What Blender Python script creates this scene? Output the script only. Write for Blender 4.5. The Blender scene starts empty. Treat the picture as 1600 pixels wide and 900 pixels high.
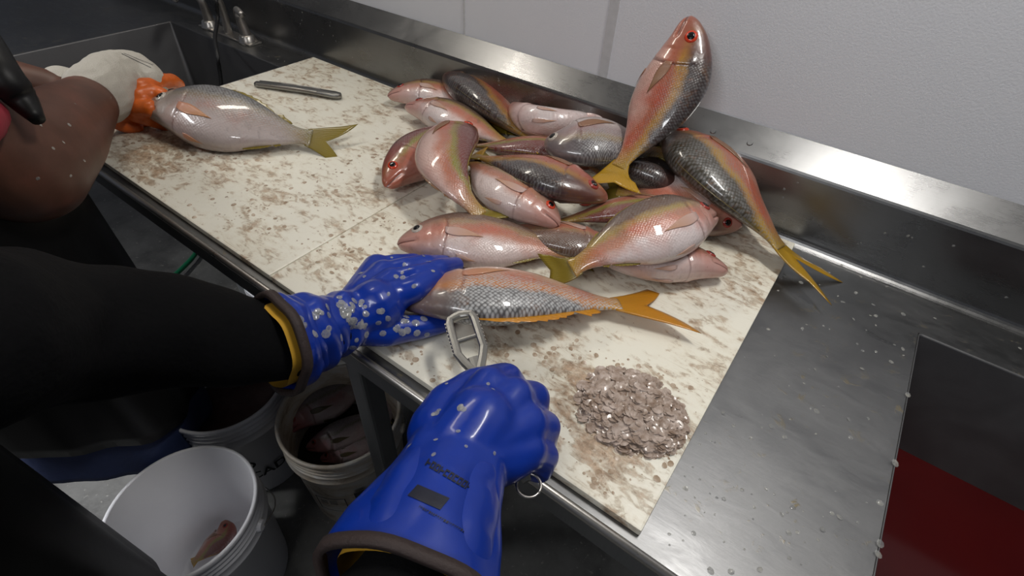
import bpy, bmesh, math, random
from mathutils import Vector, Matrix, noise
from mathutils.bvhtree import BVHTree
random.seed(7)
C = bpy.context.scene.collection
S = bpy.context.scene
PI = math.pi
T = 0.90            # height of the steel counter top above the floor
BT = T + 0.014      # top of the cutting boards
WALL = 1.085        # y of the wall face
SPL = 1.022         # y of the backsplash face

# ---------------------------------------------------------------- camera
CAMZ = 1.52
Rm = Matrix(((0.80549612, -0.43295417, 0.40463154),
             (0.59057025, 0.52999894, -0.60854573),
             (0.04901812, 0.72914458, 0.68260194)))
cd = bpy.data.cameras.new('camera'); cam = bpy.data.objects.new('camera', cd); C.objects.link(cam)
cd.sensor_width = 36; cd.lens = 36 * 803.74 / 1600; cd.clip_start = 0.02
cam.matrix_world = Matrix.Translation((0, 0, CAMZ)) @ Rm.to_4x4()
S.camera = cam
# ---------------------------------------------------------------- world, lights, exposure
w = bpy.data.worlds.new('world'); S.world = w; w.use_nodes = True
w.node_tree.nodes['Background'].inputs[0].default_value = (0.75, 0.82, 1, 1)
w.node_tree.nodes['Background'].inputs[1].default_value = 0.085
def area(name, loc, target, sx, sy, power, col, spread=PI):
    l = bpy.data.lights.new(name, 'AREA'); l.shape = 'RECTANGLE'; l.size = sx; l.size_y = sy
    l.energy = power; l.color = col; l.spread = spread
    o = bpy.data.objects.new(name, l); C.objects.link(o); o.location = loc
    o.rotation_euler = (Vector(target) - Vector(loc)).to_track_quat('-Z', 'Y').to_euler(); return o
area('ceiling_lamp_or_fill', (-1.65, 0.84, 2.50), (-1.0, 0.70, 0.9), 0.7, 0.14, 6.5, (1, 0.93, 0.82))
area('ceiling_lamp_or_fill', (0.15, 0.80, 2.50), (0.0, 0.62, 0.9), 0.45, 0.14, 12, (1, 0.97, 0.92))
area('ceiling_lamp_or_fill', (-0.25, -1.3, 2.55), (-0.1, 1.0, 1.1), 1.2, 0.16, 15, (0.97, 0.98, 1.0))  # unseen fill light, added behind the camera to brighten the wall
area('ceiling_lamp_or_fill', (-2.1, -0.9, 2.55), (-1.15, -0.05, 0.1), 1.2, 0.16, 6.5, (0.97, 0.98, 1.0), 0.9)  # added narrow-spread fill that lifts the dark floor and buckets at left
S.view_settings.view_transform = 'Standard'; S.view_settings.look = 'None'
S.view_settings.gamma = 1; S.view_settings.use_curve_mapping = False
S.view_settings.exposure = 0.0

# ---------------------------------------------------------------- helpers
def P(px, py, dz=0.0):
    """world point at height T+dz seen along the photograph's sight line (used to measure the place)"""
    r = Rm @ Vector((px - 800, -(py - 450), -803.74)); t = (T + dz - CAMZ) / r.z
    return Vector((0, 0, CAMZ)) + r * t
def PY(px, py, y):
    r = Rm @ Vector((px - 800, -(py - 450), -803.74)); t = y / r.y
    return Vector((0, 0, CAMZ)) + r * t

def tag(o, label=None, cat=None, group=None, kind=None):
    if label: o['label'] = label
    if cat: o['category'] = cat
    if group: o['group'] = group
    if kind: o['kind'] = kind
    return o
def thing(name, label, cat, loc, group=None):
    o = bpy.data.objects.new(name, None); o.empty_display_size = 0.05; C.objects.link(o); o.location = loc
    return tag(o, label, cat, group)
def wloc(o):
    v = Vector((0, 0, 0))
    while o: v = v + Vector(o.location); o = o.parent
    return v
def link(name, me, mats, parent=None, loc=None, smooth=True):
    """mesh in world coordinates -> ONE object whose origin is loc (or its parent's origin)"""
    if not isinstance(mats, (list, tuple)): mats = [mats]
    for m in mats: me.materials.append(m)
    o = bpy.data.objects.new(name, me); C.objects.link(o)
    if parent is not None:
        o.parent = parent; me.transform(Matrix.Translation(-wloc(parent)))
    elif loc is not None:
        o.location = loc; me.transform(Matrix.Translation(-Vector(loc)))
    if smooth:
        for p in me.polygons: p.use_smooth = True
    return o
def bmesh_obj(name, bm, mats, parent=None, loc=None, smooth=False):
    me = bpy.data.meshes.new(name); bm.to_mesh(me); bm.free()
    return link(name, me, mats, parent, loc, smooth)
def pydata(name, v, f, mats, parent=None, loc=None, smooth=True):
    me = bpy.data.meshes.new(name); me.from_pydata([tuple(a) for a in v], [], f); me.update()
    return link(name, me, mats, parent, loc, smooth)
def box(bm, a, b, bev=0.0, mi=0):
    r = bmesh.ops.create_cube(bm, size=1)
    a = Vector(a); b = Vector(b); c = (a + b) / 2; s = b - a
    for v in r['verts']: v.co = Vector((v.co.x * s.x, v.co.y * s.y, v.co.z * s.z)) + c
    fs = {f for v in r['verts'] for f in v.link_faces}
    for f in fs: f.material_index = mi
    if bev:
        es = list({e for v in r['verts'] for e in v.link_edges})
        bmesh.ops.bevel(bm, geom=es, offset=bev, segments=2, affect='EDGES', profile=0.7)
def loft(rings, close_u=True, caps=True):
    """rings: list of equal-length point lists -> verts, faces"""
    n = len(rings[0]); v = [p for r in rings for p in r]; f = []
    for i in range(len(rings) - 1):
        for j in range(n if close_u else n - 1):
            k = (j + 1) % n
            f.append((i * n + j, i * n + k, (i + 1) * n + k, (i + 1) * n + j))
    if caps:
        f.append(tuple(range(n - 1, -1, -1))); f.append(tuple(range((len(rings) - 1) * n, len(rings) * n)))
    return v, f
def catmull(pts, n):
    pts = [Vector(p) for p in pts]
    q = [pts[0] * 2 - pts[1]] + pts + [pts[-1] * 2 - pts[-2]]
    dense = []
    for i in range(1, len(q) - 2):
        for k in range(24):
            t = k / 24
            a, b, c, d = q[i - 1], q[i], q[i + 1], q[i + 2]
            dense.append(0.5 * ((2 * b) + (c - a) * t + (2 * a - 5 * b + 4 * c - d) * t * t + (3 * b - a - 3 * c + d) * t ** 3))
    dense.append(pts[-1])
    L = [0]
    for i in range(1, len(dense)): L.append(L[-1] + (dense[i] - dense[i - 1]).length)
    out = []; j = 0
    for k in range(n):
        s = L[-1] * k / (n - 1)
        while j < len(L) - 2 and L[j + 1] < s: j += 1
        u = (s - L[j]) / max(1e-9, L[j + 1] - L[j]); out.append(dense[j].lerp(dense[j + 1], min(1, u)))
    return out, L[-1]
def tube(pts, r, n=12, steps=None, taper=None):
    steps = steps or max(8, len(pts) * 6)
    c, _ = catmull(pts, steps); rings = []
    up = Vector((0, 0, 1))
    for i, p in enumerate(c):
        t = (c[min(i + 1, steps - 1)] - c[max(i - 1, 0)]).normalized()
        a = t.cross(up)
        if a.length < 0.1: a = t.cross(Vector((0, 1, 0)))
        a.normalize(); b = t.cross(a).normalized()
        rr = r if taper is None else taper(i / (steps - 1)) * r
        rings.append([p + a * math.cos(2 * PI * k / n) * rr + b * math.sin(2 * PI * k / n) * rr for k in range(n)])
    return loft(rings)
def lathe(profile, centre, n=48, lean=None):
    """profile: (radius, z) list -> closed or open surface of revolution"""
    c = Vector(centre); rings = []
    for r, z in profile:
        rings.append([c + Vector((max(r, 1e-4) * math.cos(2 * PI * k / n), max(r, 1e-4) * math.sin(2 * PI * k / n), z)) for k in range(n)])
    return loft(rings, True, False)
def interp(tab, t):
    for i in range(len(tab) - 1):
        a, b = tab[i], tab[i + 1]
        if t <= b[0]:
            u = (t - a[0]) / (b[0] - a[0]); u = max(0, min(1, u)); 
            # monotone-ish smoothing from neighbours
            m0 = (b[1] - tab[i - 1][1]) / (b[0] - tab[i - 1][0]) if i > 0 else (b[1] - a[1]) / (b[0] - a[0])
            m1 = (tab[i + 2][1] - a[1]) / (tab[i + 2][0] - a[0]) if i < len(tab) - 2 else (b[1] - a[1]) / (b[0] - a[0])
            h = b[0] - a[0]
            return (2 * u ** 3 - 3 * u * u + 1) * a[1] + (u ** 3 - 2 * u * u + u) * h * m0 + (-2 * u ** 3 + 3 * u * u) * b[1] + (u ** 3 - u * u) * h * m1
    return tab[-1][1]
def capsule(bm, p0, r0, p1, r1, seg=14):
    vs = []
    for p, r in ((p0, r0), (p1, r1)):
        g = bmesh.ops.create_uvsphere(bm, u_segments=seg, v_segments=seg // 2 + 2, radius=r)
        for v in g['verts']: v.co += Vector(p)
        vs += g['verts']
    g = bmesh.ops.convex_hull(bm, input=vs)
    dead = [x for x in g['geom_interior'] + g['geom_unused'] if isinstance(x, bmesh.types.BMVert)]
    if dead: bmesh.ops.delete(bm, geom=list(set(dead)), context='VERTS')
def chain(bm, pts):
    for a, b in zip(pts[:-1], pts[1:]): capsule(bm, a[0], a[1], b[0], b[1])
def addvf(bm, v, f):
    vs = [bm.verts.new(p) for p in v]
    for q in f:
        try: bm.faces.new([vs[i] for i in q])
        except ValueError: pass
def blob(bm, voxel, smooth=6, wrinkle=None):
    """melt overlapping solids into one continuous skin"""
    me = bpy.data.meshes.new('skin_source'); bm.to_mesh(me); bm.free()
    o = bpy.data.objects.new('skin_source', me); C.objects.link(o)
    m = o.modifiers.new('r', 'REMESH'); m.mode = 'VOXEL'; m.voxel_size = voxel; m.adaptivity = 0
    s = o.modifiers.new('s', 'SMOOTH'); s.factor = 0.5; s.iterations = smooth
    dg = bpy.context.evaluated_depsgraph_get(); dg.update()
    out = bpy.data.meshes.new_from_object(o.evaluated_get(dg))
    bpy.data.objects.remove(o); bpy.data.meshes.remove(me)
    out.materials.clear()
    if wrinkle:
        ns = [v.normal.copy() for v in out.vertices]
        for v, nn in zip(out.vertices, ns): v.co += nn * wrinkle(v.co)
    return out
def bvh_of(o):
    off = wloc(o); me = o.data
    return BVHTree.FromPolygons([v.co + off for v in me.vertices], [tuple(p.vertices) for p in me.polygons])

# ---------------------------------------------------------------- materials
class N:
    def __init__(s, name):
        s.m = bpy.data.materials.new(name); s.m.use_nodes = True; s.t = s.m.node_tree
        s.b = s.t.nodes['Principled BSDF']
    def n(s, typ, **kw):
        q = s.t.nodes.new(typ)
        for k, v in kw.items():
            if k.startswith('i_'): q.inputs[k[2:].replace('_', ' ')].default_value = v
            else: setattr(q, k, v)
        return q
    def l(s, a, b): s.t.links.new(a, b)
    def math(s, op, a, b=None, c=None):
        q = s.n('ShaderNodeMath', operation=op)
        for i, x in enumerate((a, b, c)):
            if x is None: continue
            if isinstance(x, (int, float)): q.inputs[i].default_value = x
            else: s.l(x, q.inputs[i])
        return q.outputs[0]
    def mix(s, f, a, b, blend='MIX'):
        q = s.n('ShaderNodeMix', data_type='RGBA', blend_type=blend)
        for i, x in ((0, f), (6, a), (7, b)):
            if isinstance(x, (int, float)): q.inputs[i].default_value = x
            elif isinstance(x, tuple): q.inputs[i].default_value = (*x[:3], 1)
            else: s.l(x, q.inputs[i])
        return q.outputs[2]
    def ramp(s, f, stops, interp='LINEAR'):
        q = s.n('ShaderNodeValToRGB'); q.color_ramp.interpolation = interp; e = q.color_ramp.elements
        while len(e) < len(stops): e.new(0.5)
        for i, (p, c) in enumerate(stops):
            e[i].position = p; e[i].color = (*c, 1) if isinstance(c, tuple) else (c, c, c, 1)
        s.l(f, q.inputs[0]); return q.outputs[0]
    def noise(s, scale, detail=3, vec=None, rough=0.5, dist=0.0):
        q = s.n('ShaderNodeTexNoise'); q.inputs['Scale'].default_value = scale; q.inputs['Detail'].default_value = detail
        q.inputs['Roughness'].default_value = rough; q.inputs['Distortion'].default_value = dist
        if vec is not None: s.l(vec, q.inputs['Vector'])
        return q.outputs[0]
    def coord(s, which='Object', scale=(1, 1, 1), rot=(0, 0, 0), loc=(0, 0, 0)):
        q = s.n('ShaderNodeTexCoord'); m = s.n('ShaderNodeMapping')
        m.inputs['Scale'].default_value = scale; m.inputs['Rotation'].default_value = rot; m.inputs['Location'].default_value = loc
        s.l(q.outputs[which], m.inputs[0]); return m.outputs[0]
    def bump(s, h, strength=0.3, dist=0.002):
        q = s.n('ShaderNodeBump'); q.inputs['Strength'].default_value = strength; q.inputs['Distance'].default_value = dist
        s.l(h, q.inputs['Height']); s.l(q.outputs[0], s.b.inputs['Normal'])
    def set(s, **kw):
        for k, v in kw.items():
            k = k.replace('_', ' ')
            if isinstance(v, (int, float)): s.b.inputs[k].default_value = v
            elif isinstance(v, tuple): s.b.inputs[k].default_value = (*v[:3], 1)
            else: s.l(v, s.b.inputs[k])
        return s.m
def simple(name, col, rough=0.5, metal=0.0, bump=0.0, scale=60, var=0.15, coat=0.0, spec=0.5):
    q = N(name); c = q.coord()
    nz = q.noise(scale, 4, c)
    d = tuple(x * (1 - var) for x in col); l = tuple(min(1, x * (1 + var)) for x in col)
    q.set(Base_Color=q.mix(nz, d, l), Roughness=rough, Metallic=metal, Coat_Weight=coat, Specular_IOR_Level=spec)
    if bump: q.bump(nz, bump, 0.003)
    return q.m

def steel_mat(name, base, rough, streak=(2, 90, 90), smudge=0.25):
    q = N(name); c = q.coord(scale=streak); c2 = q.coord()
    st = q.noise(9, 5, c, 0.6); sm = q.noise(7, 6, c2, 0.6, 0.6)
    col = q.mix(sm, tuple(x * (1 - smudge) for x in base), tuple(min(1, x * (1 + smudge)) for x in base))
    col = q.mix(q.math('MULTIPLY', st, 0.35), col, tuple(x * 0.6 for x in base))
    r = q.math('ADD', q.math('MULTIPLY', sm, 0.30), rough - 0.12)
    r = q.math('ADD', r, q.math('MULTIPLY', st, 0.10))
    q.set(Base_Color=col, Metallic=0.92, Roughness=r)
    q.bump(st, 0.10, 0.0006); return q.m
M_top = steel_mat('brushed_steel', (0.20, 0.20, 0.205), 0.34)
M_spl = steel_mat('dull_brushed_steel', (0.23, 0.23, 0.23), 0.22)
M_basin = steel_mat('basin_steel', (0.17, 0.17, 0.175), 0.42)
M_nickel = steel_mat('brushed_nickel', (0.60, 0.57, 0.53), 0.24, (30, 30, 30), 0.1)
M_alu = steel_mat('cast_aluminium', (0.30, 0.295, 0.28), 0.28, (40, 40, 40), 0.3)
M_leg = steel_mat('grey_leg_steel', (0.20, 0.205, 0.21), 0.4, (60, 60, 3), 0.2)

def wet_top():
    q = N('wet_smeared_steel'); c = q.coord(scale=(2, 90, 90)); c2 = q.coord(); c3 = q.coord(scale=(1, 2.6, 1), rot=(0, 0, -0.9))
    st = q.noise(9, 5, c, 0.6); sm = q.noise(6, 6, c2, 0.65, 0.8); dr = q.noise(38, 5, c2, 0.7, 0.6); sk = q.noise(16, 4, c3, 0.6, 0.5)
    col = q.mix(sm, (0.13, 0.132, 0.135), (0.25, 0.25, 0.25))
    spots = q.math('MULTIPLY', q.ramp(dr, [(0.60, 0.0), (0.68, 0.8)]), q.ramp(q.noise(4, 3, c2), [(0.45, 0.0), (0.62, 1.0)]))
    col = q.mix(spots, col, (0.20, 0.16, 0.08))
    r_ = q.math('ADD', q.math('ADD', q.math('MULTIPLY', sm, 0.28), 0.20), q.math('MULTIPLY', st, 0.10))
    wet = q.ramp(sk, [(0.50, 0.0), (0.72, 1.0)]); r_ = q.math('SUBTRACT', r_, q.math('MULTIPLY', wet, 0.10))
    met = q.math('SUBTRACT', 0.95, q.math('MULTIPLY', spots, 0.6))
    q.set(Base_Color=col, Metallic=met, Roughness=r_)
    q.bump(q.math('ADD', q.math('MULTIPLY', st, 0.12), q.math('ADD', q.math('MULTIPLY', sk, 0.7), q.math('MULTIPLY', spots, 0.5))), 0.22, 0.0015); return q.m
M_top = wet_top()
def wall_mat():
    q = N('white_wall_panel'); c = q.coord()
    fine = q.noise(260, 3, c); big = q.noise(2.2, 4, c)
    col = q.mix(big, (0.70, 0.71, 0.75), (0.78, 0.785, 0.81))
    sp = q.n('ShaderNodeTexVoronoi'); sp.inputs['Scale'].default_value = 9; q.l(c, sp.inputs[0])
    spot = q.math('LESS_THAN', sp.outputs['Distance'], 0.028)
    spot = q.math('MULTIPLY', spot, q.math('GREATER_THAN', q.noise(3.1, 1, c), 0.56))
    col = q.mix(spot, col, (0.16, 0.16, 0.15))
    q.set(Base_Color=col, Roughness=0.42); q.bump(fine, 0.35, 0.001); return q.m
M_wall = wall_mat()
M_seam = simple('white_joint_strip', (0.56, 0.56, 0.57), 0.45)

DRIFTS = [(p.x, p.y, r_, a_) for p, r_, a_ in ((P(975, 650, .014), .125, .10), (P(880, 600, .014), .07, .05), (P(940, 730, .014), .05, .05), (P(270, 240, .014), .20, .07), (P(520, 300, .014), .13, .05), (P(1170, 455, .014), .06, .04))]
def board_mat():
    q = N('stained_white_plastic_board'); c = q.coord()
    cs = q.coord(scale=(1, 1.9, 1), rot=(0, 0, 0.5))
    n1 = q.noise(34, 7, cs, 0.62, 0.7); n2 = q.noise(5.5, 3, c, 0.5); n3 = q.noise(120, 4, c, 0.6)
    # crusts of dried slime and scales
    n4 = q.noise(13, 5, cs, 0.6, 1.2)
    zone = q.ramp(n2, [(0.36, 0.0), (0.62, 1.0)])
    f = q.math('ADD', q.math('MULTIPLY', n1, 0.62), q.math('MULTIPLY', n4, 0.38))
    f = q.math('ADD', f, q.math('MULTIPLY', zone, 0.09))
    geo = q.n('ShaderNodeNewGeometry')
    for cx, cy, rad, amt in DRIFTS:
        vd = q.n('ShaderNodeVectorMath', operation='DISTANCE'); q.l(geo.outputs['Position'], vd.inputs[0]); vd.inputs[1].default_value = (cx, cy, BT)
        mr = q.n('ShaderNodeMapRange'); mr.inputs['From Min'].default_value = rad; mr.inputs['From Max'].default_value = rad * 0.35
        mr.inputs['To Min'].default_value = 0; mr.inputs['To Max'].default_value = amt; q.l(vd.outputs['Value'], mr.inputs['Value'])
        f = q.math('ADD', f, mr.outputs[0])
    f = q.math('ADD', f, q.math('MULTIPLY', q.math('SUBTRACT', n3, 0.5), 0.16))
    crust = q.ramp(f, [(0.575, 0.0), (0.63, 0.45), (0.72, 0.95)])
    wash = q.ramp(q.math('ADD', f, q.math('MULTIPLY', q.math('SUBTRACT', n2, 0.5), 0.3)), [(0.50, 0.0), (0.70, 0.5)])
    base = q.mix(q.noise(3, 2, c), (0.80, 0.775, 0.69), (0.85, 0.81, 0.67))
    col = q.mix(wash, base, (0.60, 0.50, 0.35))
    col = q.mix(crust, col, q.mix(q.ramp(q.noise(90, 4, c, 0.7), [(0.35, 0.0), (0.65, 1.0)]), (0.22, 0.135, 0.075), (0.52, 0.37, 0.25)))
    # knife scratches
    sc = q.coord(scale=(9, 260, 1), rot=(0, 0, 1.9)); s1 = q.noise(1.0, 3, sc, 0.6)
    scr = q.ramp(s1, [(0.60, 0.0), (0.68, 0.35)])
    scr = q.math('MULTIPLY', scr, q.ramp(q.noise(6, 2, c), [(0.48, 0.0), (0.6, 1.0)]))
    col = q.mix(scr, col, (0.38, 0.29, 0.16))
    q.set(Base_Color=col, Roughness=q.math('ADD', q.math('MULTIPLY', n2, 0.35), 0.18))
    q.bump(q.math('ADD', q.math('MULTIPLY', crust, 1.0), q.math('MULTIPLY', n3, 0.5)), 0.6, 0.0012); return q.m
M_board = board_mat()

def floor_mat():
    q = N('wet_dark_concrete'); c = q.coord()
    a = q.noise(5, 6, c, 0.65); b = q.noise(60, 4, c, 0.6)
    col = q.ramp(a, [(0.3, (0.06, 0.058, 0.055)), (0.52, (0.15, 0.148, 0.14)), (0.72, (0.20, 0.20, 0.19))])
    col = q.mix(q.ramp(b, [(0.62, 0.0), (0.70, 0.8)]), col, (0.34, 0.33, 0.30))
    q.set(Base_Color=col, Roughness=q.math('ADD', q.math('MULTIPLY', a, 0.5), 0.12)); q.bump(b, 0.3, 0.002); return q.m
M_floor = floor_mat()
M_ceil = simple('ceiling_paint', (0.55, 0.55, 0.53), 0.8)
M_pail = simple('white_pail_plastic', (0.76, 0.76, 0.79), 0.35, var=0.06, scale=9)
def pail_dirty():
    q = N('dirty_pail_plastic'); c = q.coord(scale=(1, 1, 2.4))
    n = q.noise(14, 6, c, 0.65, 0.6)
    col = q.ramp(n, [(0.38, (0.66, 0.63, 0.58)), (0.54, (0.58, 0.50, 0.40)), (0.68, (0.34, 0.26, 0.18))])
    q.set(Base_Color=col, Roughness=0.38); return q.m
M_paild = pail_dirty()
M_ink = simple('black_ink', (0.012, 0.012, 0.014), 0.6)
M_inkglove = simple('faded_black_print', (0.006, 0.008, 0.02), 0.5)
M_cloth = simple('black_sweatshirt', (0.0045, 0.0045, 0.005), 0.95, bump=0.4, scale=160, spec=0.10)
M_apron = simple('black_rubber_apron', (0.006, 0.006, 0.006), 0.45, bump=0.15, scale=14, spec=0.25)
M_navy = simple('navy_trousers', (0.014, 0.026, 0.085), 0.75, bump=0.3, scale=90)
M_boot = simple('black_rubber_boot', (0.02, 0.02, 0.022), 0.4)
M_red = simple('red_shirt', (0.28, 0.012, 0.03), 0.8)
def skin_mat():
    q = N('tanned_skin'); c = q.coord(); a = q.noise(12, 5, c, 0.6); b = q.noise(420, 3, c)
    q.set(Base_Color=q.ramp(a, [(0.3, (0.070, 0.028, 0.016)), (0.55, (0.105, 0.043, 0.026)), (0.75, (0.15, 0.056, 0.036))]),
          Roughness=0.5, Subsurface_Weight=0.08); q.b.inputs['Subsurface Scale'].default_value = 0.01
    q.bump(b, 0.12, 0.0005); return q.m
M_skin = skin_mat()
def glove_mat():
    q = N('blue_pvc_glove'); c = q.coord(); a = q.noise(16, 3, c); b = q.noise(55, 3, c)
    q.set(Base_Color=q.mix(a, (0.002, 0.022, 0.23), (0.003, 0.034, 0.33)),
          Roughness=q.math('ADD', q.math('MULTIPLY', b, 0.22), 0.24), Coat_Weight=0.3, Coat_Roughness=0.10, Specular_IOR_Level=0.3)
    q.bump(q.math('ADD', a, q.math('MULTIPLY', b, 0.3)), 0.25, 0.003); return q.m
M_glove = glove_mat()
M_cuff = simple('dark_brown_cuff_binding', (0.030, 0.018, 0.016), 0.7, bump=0.3, scale=300)
M_liner = simple('yellow_glove_liner', (0.55, 0.30, 0.02), 0.8)
M_knit = simple('off_white_knit', (0.50, 0.47, 0.41), 0.85, bump=0.5, scale=420, var=0.12)
M_orange = simple('orange_rubber_dip', (0.62, 0.12, 0.012), 0.35, bump=0.4, scale=60, var=0.3)
M_black = simple('black_hose_rubber', (0.012, 0.012, 0.013), 0.5)
M_green = simple('green_garden_hose', (0.01, 0.16, 0.07), 0.4)
M_pipe = simple('grey_drain_plastic', (0.13, 0.135, 0.14), 0.5)

def water_mat():
    q = N('bloody_water'); c = q.coord(); n = q.noise(5, 4, c, 0.5, 0.5)
    q.set(Base_Color=q.mix(n, (0.045, 0.0025, 0.003), (0.075, 0.005, 0.005)), Roughness=0.12, Specular_IOR_Level=0.4)
    q.bump(q.noise(18, 2, c), 0.08, 0.003); return q.m
M_water = water_mat()
def flake_mat(name, a, b, alpha, rough=0.15):
    q = N(name); c = q.coord(); n = q.noise(60, 3, c, 0.7)
    q.set(Base_Color=q.mix(q.ramp(n, [(0.35, 0.0), (0.65, 1.0)]), a, b), Roughness=rough, Alpha=alpha); return q.m
M_flake = flake_mat('fish_scale_flakes', (0.26, 0.18, 0.13), (0.55, 0.45, 0.39), 0.95, 0.2)
M_mush = flake_mat('wet_scale_mush', (0.22, 0.14, 0.10), (0.42, 0.32, 0.26), 1.0, 0.25)
M_crumb = flake_mat('brown_scale_crumbs', (0.34, 0.23, 0.14), (0.62, 0.50, 0.38), 0.8, 0.3)
M_clear = flake_mat('clear_fish_scales', (0.24, 0.25, 0.26), (0.55, 0.54, 0.48), 0.50, 0.10)
M_drop = flake_mat('milky_droplets', (0.45, 0.46, 0.46), (0.62, 0.62, 0.58), 0.5)

def fish_mat(name, back, mid, belly, stripe, head, scale_amt=0.3, lift=0.0, stripe_w=0.055, tail=(0.36, 0.22, 0.02)):
    q = N(name)
    uv = q.n('ShaderNodeUVMap', uv_map='fuv'); sep = q.n('ShaderNodeSeparateXYZ'); q.l(uv.outputs[0], sep.inputs[0])
    t, v = sep.outputs[0], sep.outputs[1]
    oi = q.n('ShaderNodeObjectInfo'); rnd = oi.outputs['Random']
    tc = q.n('ShaderNodeTexCoord'); off = q.n('ShaderNodeVectorMath', operation='ADD')
    cx = q.n('ShaderNodeCombineXYZ'); q.l(q.math('MULTIPLY', rnd, 37.0), cx.inputs[0])
    q.l(tc.outputs['Object'], off.inputs[0]); q.l(cx.outputs[0], off.inputs[1]); ob = off.outputs[0]
    nz = q.noise(26, 4, ob, 0.6); nb = q.noise(9, 3, ob, 0.5); nf = q.noise(150, 3, ob)
    vv = q.math('ADD', v, q.math('MULTIPLY', q.math('SUBTRACT', nz, 0.5), 0.20))
    vv = q.math('ADD', vv, q.math('MULTIPLY', q.math('SUBTRACT', nb, 0.5), 0.24))
    # the stripe widens over the tail stalk
    wide = q.math('MULTIPLY', q.math('MAXIMUM', q.math('SUBTRACT', t, 0.55), 0.0), 0.25)
    vv = q.math('ADD', vv, lift)
    m1 = tuple((a + b) / 2 for a, b in zip(mid, stripe))
    col = q.ramp(vv, [(0.0, tuple(x * 0.9 for x in belly)), (0.34, belly), (0.50, mid), (0.59, tuple(x * 0.85 for x in mid)), (0.635, m1), (0.67, stripe), (0.67 + stripe_w * .5, stripe), (0.77 + stripe_w * .3, back), (1.0, tuple(x * 0.75 for x in back))])
    # pink blush patches
    blush = q.ramp(q.noise(14, 4, ob, 0.55), [(0.44, 0.0), (0.62, 0.85)])
    blush = q.math('MULTIPLY', blush, q.ramp(v, [(0.15, 0.25), (0.5, 1.0), (0.72, 0.0)]))
    col = q.mix(blush, col, tuple(min(1, a * b) for a, b in zip(mid, (1.05, 0.60, 0.52))))
    # head colour
    hf = q.ramp(q.math('ADD', t, q.math('MULTIPLY', q.math('SUBTRACT', nz, 0.5), 0.08)), [(0.05, 0.9), (0.19, 0.55), (0.30, 0.0)])
    col = q.mix(hf, col, q.mix(q.ramp(v, [(0.42, 0.0), (0.72, 1.0)]), head, tuple((a + b * 1.6) / 2.6 for a, b in zip(head, back))))
    # yellow tail stalk
    tf = q.ramp(q.math('ADD', t, q.math('MULTIPLY', q.math('SUBTRACT', v, 0.45), 0.22)), [(0.84, 0.0), (1.0, 0.95)])
    col = q.mix(tf, col, tail)
    dirt = q.math('MULTIPLY', q.ramp(q.noise(33, 5, ob, 0.7, 0.5), [(0.56, 0.0), (0.70, 0.55)]), q.ramp(v, [(0.1, 0.4), (0.6, 1.0)]))
    col = q.mix(dirt, col, tuple(x * 0.45 for x in m1))
    # reddish lips and gill edge, with the creases' shade painted into the colour
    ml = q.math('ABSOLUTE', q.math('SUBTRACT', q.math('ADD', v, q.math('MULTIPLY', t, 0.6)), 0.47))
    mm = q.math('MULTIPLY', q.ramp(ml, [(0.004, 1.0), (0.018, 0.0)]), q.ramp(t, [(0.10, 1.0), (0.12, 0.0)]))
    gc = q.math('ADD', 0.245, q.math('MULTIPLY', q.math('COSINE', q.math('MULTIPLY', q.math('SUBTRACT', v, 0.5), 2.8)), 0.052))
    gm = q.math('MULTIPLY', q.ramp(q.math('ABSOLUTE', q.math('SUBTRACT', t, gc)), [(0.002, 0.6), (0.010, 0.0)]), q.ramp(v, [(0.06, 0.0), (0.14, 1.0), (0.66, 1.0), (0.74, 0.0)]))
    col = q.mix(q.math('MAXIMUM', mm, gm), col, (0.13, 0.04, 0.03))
    # scales
    cs = q.n('ShaderNodeCombineXYZ'); ta = q.math('MULTIPLY', t, 50.0); va = q.math('MULTIPLY', v, 22.0)
    q.l(q.math('ADD', ta, va), cs.inputs[0]); q.l(q.math('SUBTRACT', ta, va), cs.inputs[1])
    vo = q.n('ShaderNodeTexVoronoi'); vo.inputs['Scale'].default_value = 1.0; vo.inputs['Randomness'].default_value = 0.35
    q.l(cs.outputs[0], vo.inputs['Vector']); d = vo.outputs['Distance']
    sc = q.math('MULTIPLY', q.ramp(d, [(0.25, 1.0), (0.62, 0.0)]), q.ramp(t, [(0.22, 0.0), (0.32, 1.0)]))
    amt = q.math('MULTIPLY', sc, scale_amt)
    lite = tuple(min(1, x * 1.35 + 0.07) for x in (sum(back) / 3 * 1.9 + 0.05,) * 3)
    col = q.mix(q.math('MULTIPLY', amt, q.ramp(v, [(0.3, 0.15), (0.62, 1.0)])), col, lite)
    col = q.mix(q.math('MULTIPLY', q.ramp(nf, [(0.62, 0.0), (0.72, 1.0)]), 0.25), col, tuple(x * 0.5 for x in mid))
    q.set(Base_Color=col, Roughness=q.math('ADD', q.math('MULTIPLY', nf, 0.25), 0.20), Coat_Weight=0.8, Coat_Roughness=0.05,
          Specular_IOR_Level=0.6)
    lump = q.noise(48, 2, ob, 0.5)
    q.bump(q.math('ADD', q.math('ADD', q.math('MULTIPLY', sc, 0.35), q.math('MULTIPLY', nf, 0.35)), q.math('MULTIPLY', lump, 1.6)), 0.5, 0.0014); return q.m
YEL = (0.40, 0.22, 0.012)
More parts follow.
